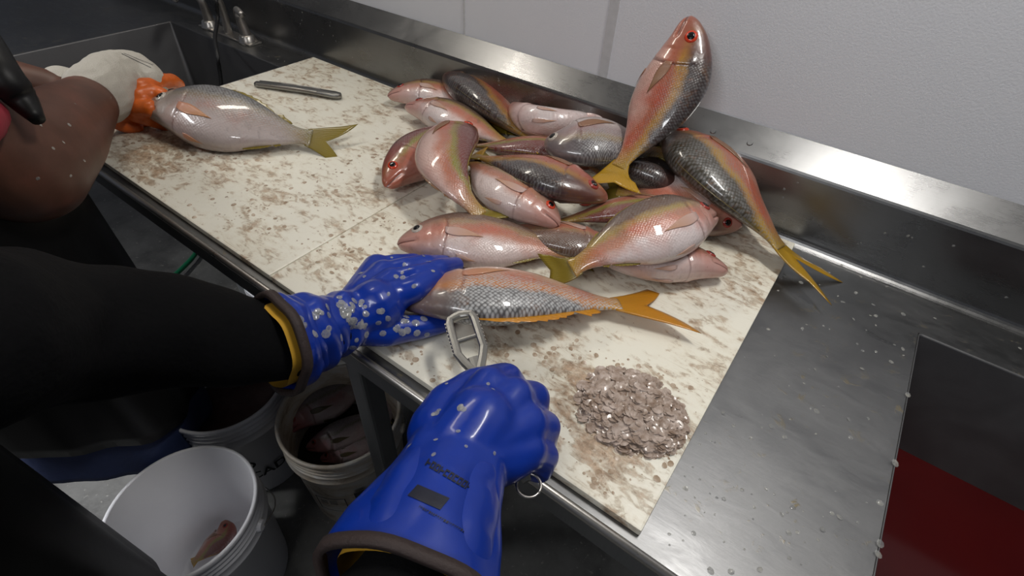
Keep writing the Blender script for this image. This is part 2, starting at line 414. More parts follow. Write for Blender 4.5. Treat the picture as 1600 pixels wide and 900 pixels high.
M_f = {
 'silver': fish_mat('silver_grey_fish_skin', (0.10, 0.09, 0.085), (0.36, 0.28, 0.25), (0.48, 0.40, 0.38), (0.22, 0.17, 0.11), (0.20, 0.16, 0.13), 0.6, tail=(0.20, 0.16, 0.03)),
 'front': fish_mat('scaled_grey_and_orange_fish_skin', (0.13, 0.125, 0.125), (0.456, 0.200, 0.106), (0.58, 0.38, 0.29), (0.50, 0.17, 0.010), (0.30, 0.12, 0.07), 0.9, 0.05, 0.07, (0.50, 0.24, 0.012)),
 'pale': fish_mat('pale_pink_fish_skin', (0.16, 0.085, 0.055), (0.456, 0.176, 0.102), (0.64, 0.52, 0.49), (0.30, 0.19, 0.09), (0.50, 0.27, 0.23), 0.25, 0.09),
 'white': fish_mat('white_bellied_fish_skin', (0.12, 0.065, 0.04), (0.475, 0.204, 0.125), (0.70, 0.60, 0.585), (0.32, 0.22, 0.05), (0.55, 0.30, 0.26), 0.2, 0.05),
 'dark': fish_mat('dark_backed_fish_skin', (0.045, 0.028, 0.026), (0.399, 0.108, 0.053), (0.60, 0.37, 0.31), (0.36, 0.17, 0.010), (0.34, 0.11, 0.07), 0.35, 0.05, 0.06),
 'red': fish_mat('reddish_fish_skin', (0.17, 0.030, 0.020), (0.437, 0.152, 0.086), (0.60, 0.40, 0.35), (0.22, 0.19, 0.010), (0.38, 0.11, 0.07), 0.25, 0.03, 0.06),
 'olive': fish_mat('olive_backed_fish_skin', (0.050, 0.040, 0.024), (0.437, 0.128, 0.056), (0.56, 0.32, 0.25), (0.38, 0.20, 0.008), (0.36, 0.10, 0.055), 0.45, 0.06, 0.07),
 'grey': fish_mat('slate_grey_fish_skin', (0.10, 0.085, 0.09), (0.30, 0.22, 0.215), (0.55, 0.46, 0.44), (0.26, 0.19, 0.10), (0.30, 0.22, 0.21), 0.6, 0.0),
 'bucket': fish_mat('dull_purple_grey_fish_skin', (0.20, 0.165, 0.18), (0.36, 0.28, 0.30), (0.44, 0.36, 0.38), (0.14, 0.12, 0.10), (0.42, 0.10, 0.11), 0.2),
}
def fin_mat(name, a, b):
    q = N(name); uv = q.n('ShaderNodeUVMap', uv_map='fuv'); sep = q.n('ShaderNodeSeparateXYZ'); q.l(uv.outputs[0], sep.inputs[0])
    w_ = q.math('SINE', q.math('MULTIPLY', sep.outputs[1], 110.0)); w2 = q.math('ADD', q.math('MULTIPLY', w_, 0.5), 0.5)
    q.set(Base_Color=q.mix(sep.outputs[0], q.mix(q.math('MULTIPLY', w2, 0.35), a, tuple(x * 0.6 for x in a)), b), Roughness=0.3, Coat_Weight=0.3)
    q.bump(w2, 0.3, 0.0008); return q.m
M_fin = {'orange': fin_mat('orange_fin', (0.50, 0.22, 0.010), (0.50, 0.20, 0.008)), 'yellow': fin_mat('yellow_fin', (0.36, 0.21, 0.012), (0.42, 0.23, 0.010)),
         'olive': fin_mat('olive_fin', (0.19, 0.14, 0.02), (0.22, 0.16, 0.012)), 'pink': fin_mat('pink_fin', (0.55, 0.25, 0.16), (0.50, 0.24, 0.10)),
         'dark': fin_mat('dark_fin', (0.08, 0.06, 0.03), (0.10, 0.075, 0.02))}
M_fin['flesh'] = fin_mat('flesh_fin', (0.58, 0.40, 0.36), (0.50, 0.27, 0.16))
M_fin['brown'] = fin_mat('brown_fin', (0.30, 0.15, 0.09), (0.24, 0.12, 0.05))
PF = {'silver': 'pink', 'front': 'pink', 'red': 'brown', 'dark': 'brown', 'olive': 'brown', 'grey': 'brown', 'bucket': 'dark'}
M_pupil = simple('eye_pupil', (0.006, 0.005, 0.005), 0.08)
M_iris = {'red': simple('red_iris', (0.55, 0.05, 0.02), 0.15, var=0.3, scale=200), 'silver': simple('silver_iris', (0.44, 0.39, 0.34), 0.15, scale=200),
          'dark': simple('dull_red_iris', (0.30, 0.04, 0.03), 0.2, scale=200)}

# ---------------------------------------------------------------- room
bm = bmesh.new(); box(bm, (-5, -3, -0.05), (3, 1.15, 0)); tag(bmesh_obj('floor', bm, M_floor), kind='structure')
bm = bmesh.new(); box(bm, (-5, WALL, 0), (3, 1.2, 2.75)); tag(bmesh_obj('wall_back', bm, M_wall), kind='structure')
bm = bmesh.new(); box(bm, (-5, -3, 2.75), (3, 1.2, 2.8)); tag(bmesh_obj('ceiling', bm, M_ceil), kind='structure')
for k, (px, py) in enumerate(((952, 60), (726, 20))):
    x = PY(px, py, WALL).x
    bm = bmesh.new(); wd = 0.011 if k == 0 else 0.003
    box(bm, (x - wd, WALL - 0.0025, T + 0.16), (x + wd, WALL + 0.002, 2.74), 0.001)
    tag(bmesh_obj('trim_%d' % (k + 1), bm, M_seam), kind='structure')

# ---------------------------------------------------------------- steel counter
YF = 0.286
sk_l = (-2.14, -1.505, 0.39, 0.905); sk_r = (0.236, 0.95, 0.36, 0.902)
ctr = thing('steel_counter', 'long stainless steel fish cleaning counter against the white wall', 'counter', (-0.5, 0.6, 0))
bm = bmesh.new(); X0, X1, th = -2.9, 1.3, 0.004
def plate(x0, x1, y0, y1): box(bm, (x0, y0, T - th), (x1, y1, T))
plate(X0, sk_l[0], YF, SPL); plate(sk_l[1], sk_r[0], YF, SPL); plate(sk_r[1], X1, YF, SPL)
for s_ in (sk_l, sk_r): plate(s_[0], s_[1], YF, s_[2]); plate(s_[0], s_[1], s_[3], SPL)
bmesh_obj('worktop', bm, M_top, ctr)
# rolled front edge
v, f = loft([[Vector((x, YF + 0.006 * math.cos(a) - 0.001, T - 0.0035 + 0.0075 * math.sin(a))) for a in [k * PI / 6 for k in range(12)]] for x in (X0, X1)])
pydata('rolled_edge', v, f, M_nickel, ctr)
bm = bmesh.new(); box(bm, (X0, YF - 0.002, T - 0.052), (X1, YF + 0.006, T - 0.008), 0.001); box(bm, (X0, YF, T - 0.053), (X1, YF + 0.03, T - 0.050))
bmesh_obj('front_apron', bm, M_leg, ctr)
# backsplash: cove, upright, sloped ledge
prof = []
for k in range(7):
    a = k / 6 * PI / 2; prof.append((SPL - 0.018 + 0.018 * math.sin(a), T + 0.018 - 0.018 * math.cos(a)))
ZL = PY(1340, 302, SPL).z; ZU = PY(1340, 242, WALL - 0.003).z
prof += [(SPL, ZL - 0.004), (SPL + 0.0015, ZL), (SPL + 0.004, ZL + 0.0035), (WALL - 0.003, ZU), (WALL - 0.001, ZU - 0.003), (WALL - 0.001, T - 0.01), (SPL - 0.018, T - 0.01)]
v, f = loft([[Vector((x, y, z)) for y, z in prof] for x in (X0, X1)])
o = pydata('backsplash', v, f, M_spl, ctr, smooth=False)
for x in [PY(1118, 197, 1.05).x + d for d in (0, 0.075)]:
    bm = bmesh.new(); bmesh.ops.create_cone(bm, cap_ends=True, segments=12, radius1=0.0065, radius2=0.005, depth=0.003)
    n_ = Vector((0, -(ZU - ZL), WALL - SPL)).normalized(); y_ = 1.045
    z_ = ZL + (ZU - ZL) * (y_ - SPL) / (WALL - 0.003 - SPL)
    bm.transform(Matrix.Translation(Vector((x, y_, z_ + 0.001))) @ n_.to_track_quat('Z', 'Y').to_matrix().to_4x4())
    bmesh_obj('rivet', bm, M_spl, ctr)
def basin(name, s_, depth):
    x0, x1, y0, y1 = s_; bm = bmesh.new(); t_ = 0.0015; zb = T - depth
    def ring(ins, z, r):
        pts = []
        for cx, cy, a0 in ((x1 - ins - r, y1 - ins - r, 0), (x0 + ins + r, y1 - ins - r, PI / 2), (x0 + ins + r, y0 + ins + r, PI), (x1 - ins - r, y0 + ins + r, 1.5 * PI)):
            for k in range(6):
                a = a0 + k / 5 * PI / 2; pts.append(Vector((cx + r * math.cos(a), cy + r * math.sin(a), z)))
        return pts
    rr = [ring(0, T + 0.0006, 0.006), ring(0.0015, T - 0.003, 0.008), ring(0.003, zb + 0.03, 0.02), ring(0.010, zb + 0.008, 0.03), ring(0.03, zb, 0.04)]
    v, f = loft(rr, True, False); f.append(tuple(range(4 * 24, 5 * 24)))
    f = [tuple(reversed(q)) for q in f]
    o = pydata(name, v, f, M_basin, ctr); 
    m = o.modifiers.new('sol', 'SOLIDIFY'); m.thickness = 0.002; m.offset = -1
    return o
basin('sink_basin', sk_l, 0.26); basin('sink_basin', sk_r, 0.36)
for lx, ly in ((-0.505, 0.315), (-2.0, 0.32), (1.1, 0.32), (-0.505, 1.0), (-2.0, 1.0), (1.1, 1.0)):
    bm = bmesh.new(); box(bm, (lx - 0.02, ly - 0.02, 0.0), (lx + 0.02, ly + 0.02, T - 0.053), 0.006); bmesh_obj('leg', bm, M_leg, ctr, smooth=False)
# bloody water in the right-hand sink
bm = bmesh.new(); box(bm, (sk_r[0] + 0.004, sk_r[2] + 0.004, T - 0.34), (sk_r[1] - 0.004, sk_r[3] - 0.004, T - 0.262))
tag(bmesh_obj('sink_water', bm, M_water), 'dark red bloody water filling the sink at the right', 'water', kind='stuff')

# ---------------------------------------------------------------- cutting boards
seam = -0.700; bx0, bx1, by0, by1 = -1.475, 0.002, 0.302, 1.003
def board(name, x0, x1, lab):
    bm = bmesh.new(); box(bm, (x0, by0, T + 0.0005), (x1, by1, BT), 0.003)
    tag(bmesh_obj(name, bm, M_board, loc=((x0 + x1) / 2, by0, T)), lab, 'cutting board')
board('cutting_board', bx0, seam - 0.0008, 'stained white cutting board beneath the far worker\'s silver fish, left of the joint')
board('cutting_board', seam + 0.0008, bx1, 'stained white cutting board under the fish pile and the scale heap, beside the right sink')

# ---------------------------------------------------------------- faucet
f0 = P(390, 66, 0)
fa = thing('faucet', 'brushed nickel two-handle faucet behind the left sink', 'faucet', (f0.x - 0.10, 0.963, T))
def lever(x, y, flip):
    v, f = lathe([(0.0, 0), (0.030, 0.0), (0.030, 0.006), (0.026, 0.012), (0.024, 0.022), (0.020, 0.026), (0.0, 0.027)], (x, y, T), 24)
    pydata('handle_base', v, f, M_nickel, fa)
    s_ = -1 if flip else 1
    v, f = tube([(x, y, T + 0.02), (x - 0.004 * s_, y - 0.002, T + 0.055), (x - 0.004 * s_, y - 0.006, T + 0.085), (x + 0.012 * s_, y - 0.014, T + 0.105), (x + 0.045 * s_, y - 0.02, T + 0.098)], 0.014, 14, 30,
                lambda t: 1.25 - 0.75 * t if t < 0.7 else 0.72 - 0.1 * (t - 0.7))
    pydata('lever', v, f, M_nickel, fa)
lever(f0.x, 0.963, False); lever(f0.x - 0.22, 0.963, True)
x = f0.x - 0.11
bm = bmesh.new(); box(bm, (x - 0.15, 0.94, T), (x + 0.15, 0.988, T + 0.006), 0.003); bmesh_obj('base_plate', bm, M_nickel, fa)
v, f = tube([(x, 0.963, T), (x, 0.963, T + 0.10), (x, 0.93, T + 0.17), (x, 0.86, T + 0.175), (x, 0.82, T + 0.13)], 0.013, 14, 30); pydata('spout', v, f, M_nickel, fa)
v, f = tube([P(338, 0, 0.12), P(340, 30, 0.06), P(336, 60, 0.04), P(340, 90, 0.02), P(345, 140, -0.10), P(330, 175, -0.24)], 0.006, 10, 40)
tag(pydata('sprayer_hose', v, f, M_black, loc=P(345, 140, -0.1)), 'thin black hose hanging down into the left sink', 'hose')

# ---------------------------------------------------------------- FISH
UP = [(0, 0.0), (0.015, 0.08), (0.05, 0.168), (0.11, 0.278), (0.20, 0.395), (0.32, 0.49), (0.45, 0.49), (0.6, 0.42), (0.75, 0.29), (0.88, 0.165), (0.95, 0.13), (1, 0.145)]
LO = [(0, 0.0), (0.015, 0.085), (0.05, 0.155), (0.11, 0.225), (0.20, 0.33), (0.32, 0.45), (0.45, 0.50), (0.6, 0.46), (0.75, 0.29), (0.88, 0.155), (0.95, 0.12), (1, 0.145)]
TH = [(0, 0.0), (0.015, 0.065), (0.05, 0.115), (0.11, 0.165), (0.20, 0.225), (0.32, 0.27), (0.45, 0.27), (0.6, 0.215), (0.75, 0.135), (0.88, 0.07), (0.95, 0.045), (1, 0.03)]
def uvset(me, uvs):
    l = me.uv_layers.new(name='fuv')
    for p in me.polygons:
        for li in p.loop_indices: l.data[li].uv = uvs[me.loops[li].vertex_index]
def fin_sheet(name, rows, mat, parent, thick=0.0009):
    """rows[i][j]: i outward from the root, j across; a two-sided ribbed blade"""
    nr, nc = len(rows), len(rows[0])
    if (rows[1][0] - rows[0][0]).length < 1e-9: pass
    v = []; uv = []
    for sgn in (1, -1):
        for i in range(nr):
            for j in range(nc):
                a = rows[i][min(j + 1, nc - 1)] - rows[i][max(j - 1, 0)]; b = rows[min(i + 1, nr - 1)][j] - rows[max(i - 1, 0)][j]
                n = a.cross(b); n = n.normalized() if n.length > 1e-12 else Vector((0, 0, 1))
                k = thick * (1 - 0.8 * i / (nr - 1))
                v.append(rows[i][j] + n * sgn * k); uv.append((i / (nr - 1), j / (nc - 1)))
    f = []; o_ = nr * nc
    for i in range(nr - 1):
        for j in range(nc - 1):
            q = (i * nc + j, i * nc + j + 1, (i + 1) * nc + j + 1, (i + 1) * nc + j)
            f.append(q); f.append(tuple(o_ + x for x in reversed(q)))
    rim = [(0, j) for j in range(nc)] + [(i, nc - 1) for i in range(1, nr)] + [(nr - 1, j) for j in range(nc - 2, -1, -1)] + [(i, 0) for i in range(nr - 2, 0, -1)]
    for a, b in zip(rim, rim[1:] + rim[:1]):
        a = a[0] * nc + a[1]; b = b[0] * nc + b[1]; f.append((b, a, o_ + a, o_ + b))
    me = bpy.data.meshes.new(name); me.from_pydata([tuple(x) for x in v], [], f); uvset(me, uv)
    return link(name, me, mat, parent)
def fish(label, spine, D, s=1, phi=0.0, mat='pale', fin='yellow', iris='red', tail=None, tl=0.24, spread=0.52, dvec=None,
         dorsal=True, dfh=0.045, group='snappers piled on the cutting board', name='snapper', twist=0.0, tk=1.0, anal=True, mouth=1.0, pect=1, tailtwist=0.0, fork=0.55):
    pts = [p if isinstance(p, Vector) else P(p[0], p[1], p[2] + (BT - T)) for p in spine]
    n = 84; c, SL = catmull(pts, n)
    Tn = [(c[min(i + 1, n - 1)] - c[max(i - 1, 0)]).normalized() for i in range(n)]
    Dv = []
    for i in range(n):
        t = Tn[i]
        if dvec is not None:
            d = Vector(dvec)
        else:
            side = Vector((0, 0, 1)).cross(t).normalized(); up = t.cross(side).normalized()
            ph = math.radians(phi + twist * i / (n - 1)); d = side * s * math.cos(ph) + up * math.sin(ph)
        Dv.append((d - t * d.dot(t)).normalized())
    base = min(pts, key=lambda p: p.z)
    mid = c[n // 2]
    root = thing(name, label, 'fish', (mid.x, mid.y, mid.z - 0.27 * D), group)
    # resample t so that the snout is dense
    def frame(t):
        x = t * (n - 1); i = min(n - 2, int(x)); u = x - i
        return c[i].lerp(c[i + 1], u), Tn[i].lerp(Tn[i + 1], u).normalized(), Dv[i].lerp(Dv[i + 1], u).normalized()
    def surf(t, th):
        p, tt, d = frame(t); lat = tt.cross(d)
        cs, sn = math.cos(th), math.sin(th)
        U = interp(UP, t) * D; Lh = interp(LO, t) * D; W_ = interp(TH, t) * D * tk
        h = (U if cs > 0 else Lh) * cs
        ww = W_ * math.copysign(abs(sn) ** 0.85, sn) * (1 - 0.12 * cs)
        v = (h / (D * 0.5))
        k = 0
        # mouth slit, gill cover edge, cheek
        if t < 0.125:
            vm = -0.06 - 1.2 * t; k -= 0.0036 * math.exp(-((v - vm) / 0.055) ** 2) * min(1, t / 0.01) * mouth
        loc = cs
        tg = 0.245 + 0.052 * math.cos(loc * 1.4) ; dd = (t - tg)
        if -0.93 < cs < 0.62:
            k += 0.0024 * math.exp(-(min(dd, 0) / 0.05) ** 2) * (1 if dd < 0 else 0) - 0.0020 * math.exp(-(dd / 0.008) ** 2)
        tp = 0.185 + 0.02 * math.cos(loc * 1.4)
        if -0.8 < cs < 0.3: k -= 0.0009 * math.exp(-((t - tp) / 0.006) ** 2)
        w2 = max(0.0, abs(ww) + k) * (1 if ww >= 0 else -1)
        return p + d * h + lat * w2, (t, v * 0.5 + 0.5)
    ts = [0.0, 0.004, 0.012, 0.022] + [0.035 + 0.965 * k / 100 for k in range(101)]
    m_ = 84; rings = []; uv = []
    for t in ts:
        r = []
        for k in range(m_):
            q, w_ = surf(max(t, 0.0005), 2 * PI * k / m_); r.append(q); uv.append(w_)
        rings.append(r)
    v, f = loft(rings)
    me = bpy.data.meshes.new('body'); me.from_pydata([tuple(q) for q in v], [], f); uvset(me, uv)
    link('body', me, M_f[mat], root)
    # eyes
    te = 0.125; the = 1.20
    for sg in (1, -1):
        q, _ = surf(te, sg * the); qa, _ = surf(te + 0.02, sg * the); qb, _ = surf(te, sg * the + 0.1)
        nn = (qa - q).cross(qb - q).normalized(); p0, _, _ = frame(te)
        if nn.dot(q - p0) < 0: nn = -nn
        R_ = 0.082 * D; rot = nn.to_track_quat('Z', 'Y').to_matrix()
        rr = [[q + rot @ Vector((R_ * a * math.cos(2 * PI * k / 20), R_ * a * math.sin(2 * PI * k / 20), R_ * z)) for k in range(20)] for a, z in ((1.12, -0.25), (1.08, 0.02), (0.95, 0.17), (0.6, 0.27), (0.5, 0.30))]
        v, f = loft(rr, True, True); e = pydata('eye', v, f, M_iris[iris], root)
        rr = [[q + rot @ Vector((R_ * a * math.cos(2 * PI * k / 16), R_ * a * math.sin(2 * PI * k / 16), R_ * z)) for k in range(16)] for a, z in ((0.66, 0.2), (0.64, 0.315), (0.38, 0.37), (0.02, 0.39))]
        v, f = loft(rr, True, True); pydata('pupil', v, f, M_pupil, e)
    # tail
    pe, te_, de = frame(1.0)
    if tail is not None:
        tv = (tail if isinstance(tail, Vector) else P(tail[0], tail[1], tail[2] + BT - T)) - pe; ext = tv.length; tdir = tv.normalized()
    else: ext = tl * SL; tdir = te_
    if tailtwist: de = Matrix.Rotation(math.radians(tailtwist), 3, te_) @ de
    d2 = (de - tdir * de.dot(tdir)).normalized(); rows = []
    for i in range(9):
        u = i / 8; row = []
        for j in range(21):
            q = -1 + 2 * j / 20
            lenf = (1 - fork) + fork * abs(q) ** 1.25
            a = spread * q * (0.9 + 0.25 * u * abs(q)); start = pe - te_ * 0.012 + de * (0.138 * D * q)
            bend = te_.lerp(tdir, min(1, u * 1.6)).normalized()
            row.append(start + (bend * math.cos(a) + d2 * math.sin(a)) * (ext * 1.12 * lenf * u))
        rows.append(row)
    fin_sheet('tail_fin', rows, M_fin[fin], root, 0.0016)
    # dorsal fin, folded low along the back; anal fin; pelvic and pectoral fins
    def ridge(nm, t0, t1, th, hgt, mt, lean):
        rows = []
        for i in range(5):
            u = i / 4; row = []
            for j in range(25):
                w_ = j / 24; t = t0 + (t1 - t0) * w_
                q, _ = surf(t, th); p, tt, d = frame(t); sgn = 1 if math.cos(th) > 0 else -1
                hh = hgt * D * (math.sin(PI * min(1, w_ * 1.15 + 0.08)) ** 0.6 if w_ < 0.8 else max(0.25, 1 - (w_ - 0.8) * 2.2)) * (0.85 + 0.15 * math.cos(w_ * 60))
                row.append(q - d * sgn * 0.003 + (d * sgn * math.cos(lean) + tt * math.sin(lean)) * (hh * u + 0.002))
            rows.append(row)
        fin_sheet(nm, rows, mt, root, 0.0010)
    if dorsal: ridge('dorsal_fin', 0.33, 0.86, 0.0, dfh, M_fin['orange' if fin == 'orange' else ('dark' if mat in ('olive', 'dark', 'grey') else fin)], 1.0)
    if anal: ridge('anal_fin', 0.66, 0.84, PI, 0.06, M_fin[fin if mat in ('front', 'silver') else ('olive' if mat in ('pale', 'white') else 'brown')], 1.0)
    sides = (1, -1) if pect else ()
    for sg in sides:
        for nm, t0, th0, ang, ln, wd, mt in (('pectoral_fin', 0.285, 1.72, 0.20, 0.56, 0.085, PF.get(mat, 'flesh')), ('pelvic_fin', 0.35, 2.75, 0.15, 0.30, 0.06, PF.get(mat, 'flesh'))):
            rows = []
            for i in range(9):
                u = i / 8; row = []
                for j in range(9):
                    q = -1 + 2 * j / 8
                    t = t0 + (ln * D / SL) * u * (1 - 0.25 * (q + 1) / 2)
                    th = th0 + ang * u + q * (0.20 + 0.30 * math.sin(PI * min(1, u + 0.08))) * wd * 5 * (1 - u) ** 0.6
                    a, _ = surf(t, sg * th); p, tt, d = frame(t)
                    row.append(a + (a - p).normalized() * (0.0005 + 0.0010 * math.sin(PI * u * 0.6)))
                rows.append(row)
            fin_sheet(nm, rows, M_fin[mt], root, 0.0009)
    return root

G = 'snappers piled on the cutting board'
# held fish
fish('silver-grey snapper pinned by the orange and white glove on the left board', [(225, 168, .058), (290, 176, .056), (375, 192, .05), (440, 208, .036), (487, 216, .026)], 0.158, 1, 28, 'silver', 'olive', 'silver', dfh=0.09, tail=(556, 232, .008), group=None, spread=0.36, fork=0.6)
fish('grey snapper with orange stripe and orange forked tail, held by the wet blue glove', [(618, 472, .045), (690, 463, .05), (770, 463, .05), (860, 466, .04), (968, 476, .022)], 0.130, -1, 14, 'front', 'orange', 'dark', dfh=0.20, tail=(1072, 481, .006), group=None, spread=0.40, fork=0.55)
# lower layer
fish('pale snapper with dark-ringed eye lying nearest the gloved fingers, snout left', [(620, 381, .030), (690, 374, .036), (765, 376, .038), (835, 384, .034), (893, 396, .028)], 0.120, 1, 10, 'pale', 'olive', 'silver', tail=(935, 408, .008), group=G, spread=0.14, fork=0.3)
fish('pale pink snapper under the diagonal front fish, its snout poking out to the right', [(1138, 424, .026), (1085, 410, .034), (1020, 402, .036), (950, 392, .032), (880, 374, .022)], 0.112, -1, -8, 'pale', 'dark', 'dark', group=G, spread=0.35)
fish('reddish snapper whose red-eyed head pokes out at the pile\'s left side', [(601, 292, .034), (632, 262, .042), (668, 236, .044), (712, 212, .040), (752, 196, .030)], 0.118, 1, 20, 'red', 'olive', 'red', group=G)
fish('pale snapper at the far left of the pile, its back half behind another pale one', [(605, 150, .030), (640, 146, .036), (680, 148, .036), (730, 165, .032), (775, 180, .024)], 0.110, 1, 10, 'white', 'olive', 'dark', group=G)
fish('pale snapper at the pile\'s far left lying in front of its neighbour, snout left', [(633, 166, .034), (672, 172, .042), (715, 186, .044), (755, 206, .040), (795, 226, .030)], 0.108, 1, 8, 'white', 'olive', 'dark', group=G)
fish('dark-backed snapper with pink edge against the backsplash at the pile\'s far side', [(698, 120, .050), (730, 140, .056), (765, 166, .056), (800, 195, .050), (835, 222, .040)], 0.150, -1, 30, 'dark', 'yellow', 'red', group=G, tk=1.05)
fish('slender white-bellied snapper lying along the backsplash behind the silver-eyed fish', [(800, 166, .070), (826, 188, .072), (870, 198, .070), (920, 196, .062), (965, 196, .05)], 0.118, 1, -48, 'white', 'yellow', 'dark', group=G)
fish('white-bellied snapper hidden except its belly above the silver-eyed fish', [(880, 205, .062), (920, 194, .075), (960, 194, .078), (1010, 202, .07), (1050, 212, .055)], 0.105, 1, -50, 'white', 'olive', 'dark', group=G)
fish('pink snapper with olive stripe buried in the middle under the silver-eyed fish', [(925, 262, .034), (870, 240, .044), (820, 232, .050), (775, 230, .046), (735, 228, .034)], 0.105, 1, 18, 'red', 'olive', 'dark', group=G)
fish('dark snapper buried beneath the standing fish and the curved right-hand one', [(1085, 318, .030), (1035, 292, .042), (990, 275, .046), (945, 265, .040), (905, 255, .028)], 0.130, 1, 45, 'dark', 'dark', 'dark', group=G)
fish('white-bellied snapper under the curved right-hand fish, snout toward the board\'s right edge', [(1160, 354, .030), (1110, 334, .040), (1060, 316, .044), (1010, 304, .040), (965, 296, .028)], 0.112, 1, -35, 'white', 'olive', 'dark', group=G)
fish('pinkish snapper whose scaled flank shows between the two front fishes', [(965, 382, .024), (920, 380, .030), (870, 372, .032), (820, 362, .028), (780, 352, .02)], 0.095, 1, 10, 'pale', 'olive', 'dark', group=G)
fish('pink snapper with olive tail stalk lying behind the diagonal front fish', [(1085, 336, .050), (1030, 330, .062), (970, 330, .062), (915, 338, .050), (870, 346, .036)], 0.098, 1, 22, 'red', 'olive', 'dark', group=G)
# second layer
fish('dark-sided pink snapper in the centre of the pile with dull red eye, snout right', [(950, 311, .080), (905, 294, .092), (850, 276, .094), (798, 258, .086), (752, 246, .070)], 0.128, 1, 14, 'dark', 'olive', 'dark', group=G)
fish('pale pink snapper with orange lips at the centre of the pile, snout down-right', [(875, 352, .060), (838, 326, .072), (795, 298, .078), (760, 272, .074), (738, 252, .062)], 0.108, -1, 6, 'pale', 'yellow', 'red', group=G)
fish('bent snapper arching over the left side of the pile with red back and olive stripe', [(738, 202, .070), (708, 214, .098), (694, 250, .108), (712, 292, .096), (752, 338, .062)], 0.118, 1, 10, 'red', 'olive', 'red', tail=(800, 362, .05), group=G, spread=0.3)
fish('snapper with silver ringed eye and slate flank in the pile\'s middle, snout left', [(852, 222, .090), (888, 224, .104), (935, 222, .108), (985, 228, .100), (1035, 240, .084)], 0.134, -1, -6, 'grey', 'olive', 'silver', group=G)
fish('diagonal snapper on top at the pile\'s front with dark back and white belly, snout right', [(1118, 336, .085), (1060, 350, .098), (1000, 366, .096), (940, 394, .080), (893, 420, .056)], 0.120, -1, 22, 'white', 'olive', 'dark', tail=(842, 430, .030), group=G, spread=0.26, fork=0.25)
fish('large olive-backed snapper curving down the right side, yellow tail over the steel', [(1050, 208, .105), (1090, 246, .104), (1140, 296, .088), (1186, 346, .060), (1220, 388, .034)], 0.168, -1, 16, 'olive', 'yellow', 'red', tail=(1310, 462, -.004), group=G, spread=0.24, fork=0.7)
fish('tall snapper standing on its tail, leaning head-up against the wall', [PY(1080, 24, 1.050), PY(1070, 75, 1.030), PY(1052, 130, 1.000), PY(1015, 195, 0.945), PY(966, 262, 0.865)], 0.134, mat='dark', fin='yellow', iris='red',
     dvec=(0.95, 0.05, 0.30), tail=(950, 302, 0.085), group=G, spread=0.40, fork=0.3, dorsal=False, anal=False)

# ---------------------------------------------------------------- buckets
def bucket(cx, cy, label, mat=M_pail, rx=0.155, hgt=0.37, lean=None, z0=0.0):
    t = thing('bucket', label, 'bucket', (cx, cy, z0), 'white plastic buckets under and beside the counter')
    rb = rx - 0.022; r = rx - 0.006
    pr = [(0.001, 0.006), (rb - 0.006, 0.006), (rb - 0.003, 0.012), (r - 0.003, hgt - 0.002), (r - 0.001, hgt), (r + 0.003, hgt + 0.001), (r + 0.006, hgt - 0.002), (r + 0.006, hgt - 0.012), (r + 0.001, hgt - 0.014)]
    for k in range(3):
        z = hgt - 0.028 - k * 0.016; pr += [(r + 0.0005, z + 0.006), (r + 0.005, z + 0.004), (r + 0.005, z), (r + 0.0005, z - 0.002)]
    z = hgt - 0.080; pr += [(r + 0.007, z), (r + 0.007, z - 0.004), (r - 0.001, z - 0.005), (rb + 0.001, 0.004), (rb - 0.003, 0), (0.001, 0)]
    v, f = lathe([(a, b + z0) for a, b in pr], (cx, cy, 0), 72)
    pydata('body', v, f, mat, t)
    for a in (0.6, 0.6 + PI):
        bm = bmesh.new(); bmesh.ops.create_cone(bm, cap_ends=True, segments=16, radius1=0.016, radius2=0.012, depth=0.012)
        d = Vector((math.cos(a), math.sin(a), 0)); bm.transform(Matrix.Translation(Vector((cx, cy, z0 + hgt - 0.062)) + d * (r + 0.006)) @ d.to_track_quat('Z', 'Y').to_matrix().to_4x4())
        bmesh_obj('handle_ear', bm, mat, t)
    pts = [Vector((cx, cy, z0 + hgt - 0.062)) + Vector((math.cos(0.6 + q * PI), math.sin(0.6 + q * PI), 0)) * (r + 0.013) + Vector((0, 0, -0.14 * math.sin(q * PI))) for q in [k / 8 for k in range(9)]]
    pts = [p if 0 else p for p in pts]
    v, f = tube([Vector((p.x, p.y, p.z)) for p in pts], 0.0018, 8, 50); pydata('wire_handle', v, f, M_nickel, t)
    return t, r
bA, rA = bucket(-0.824, 0.0, 'empty white bucket in the lower left, largest and nearest')
bB, rB = bucket(-0.752, 0.372, 'grimy white bucket holding fish beside the counter leg', M_paild)
bC, rC = bucket(-1.06, 0.245, 'white bucket with hand-lettered black writing, behind the fish bucket')
bD, rD = bucket(-1.36, 0.66, 'white bucket deep under the counter, seen just past the black sleeve')
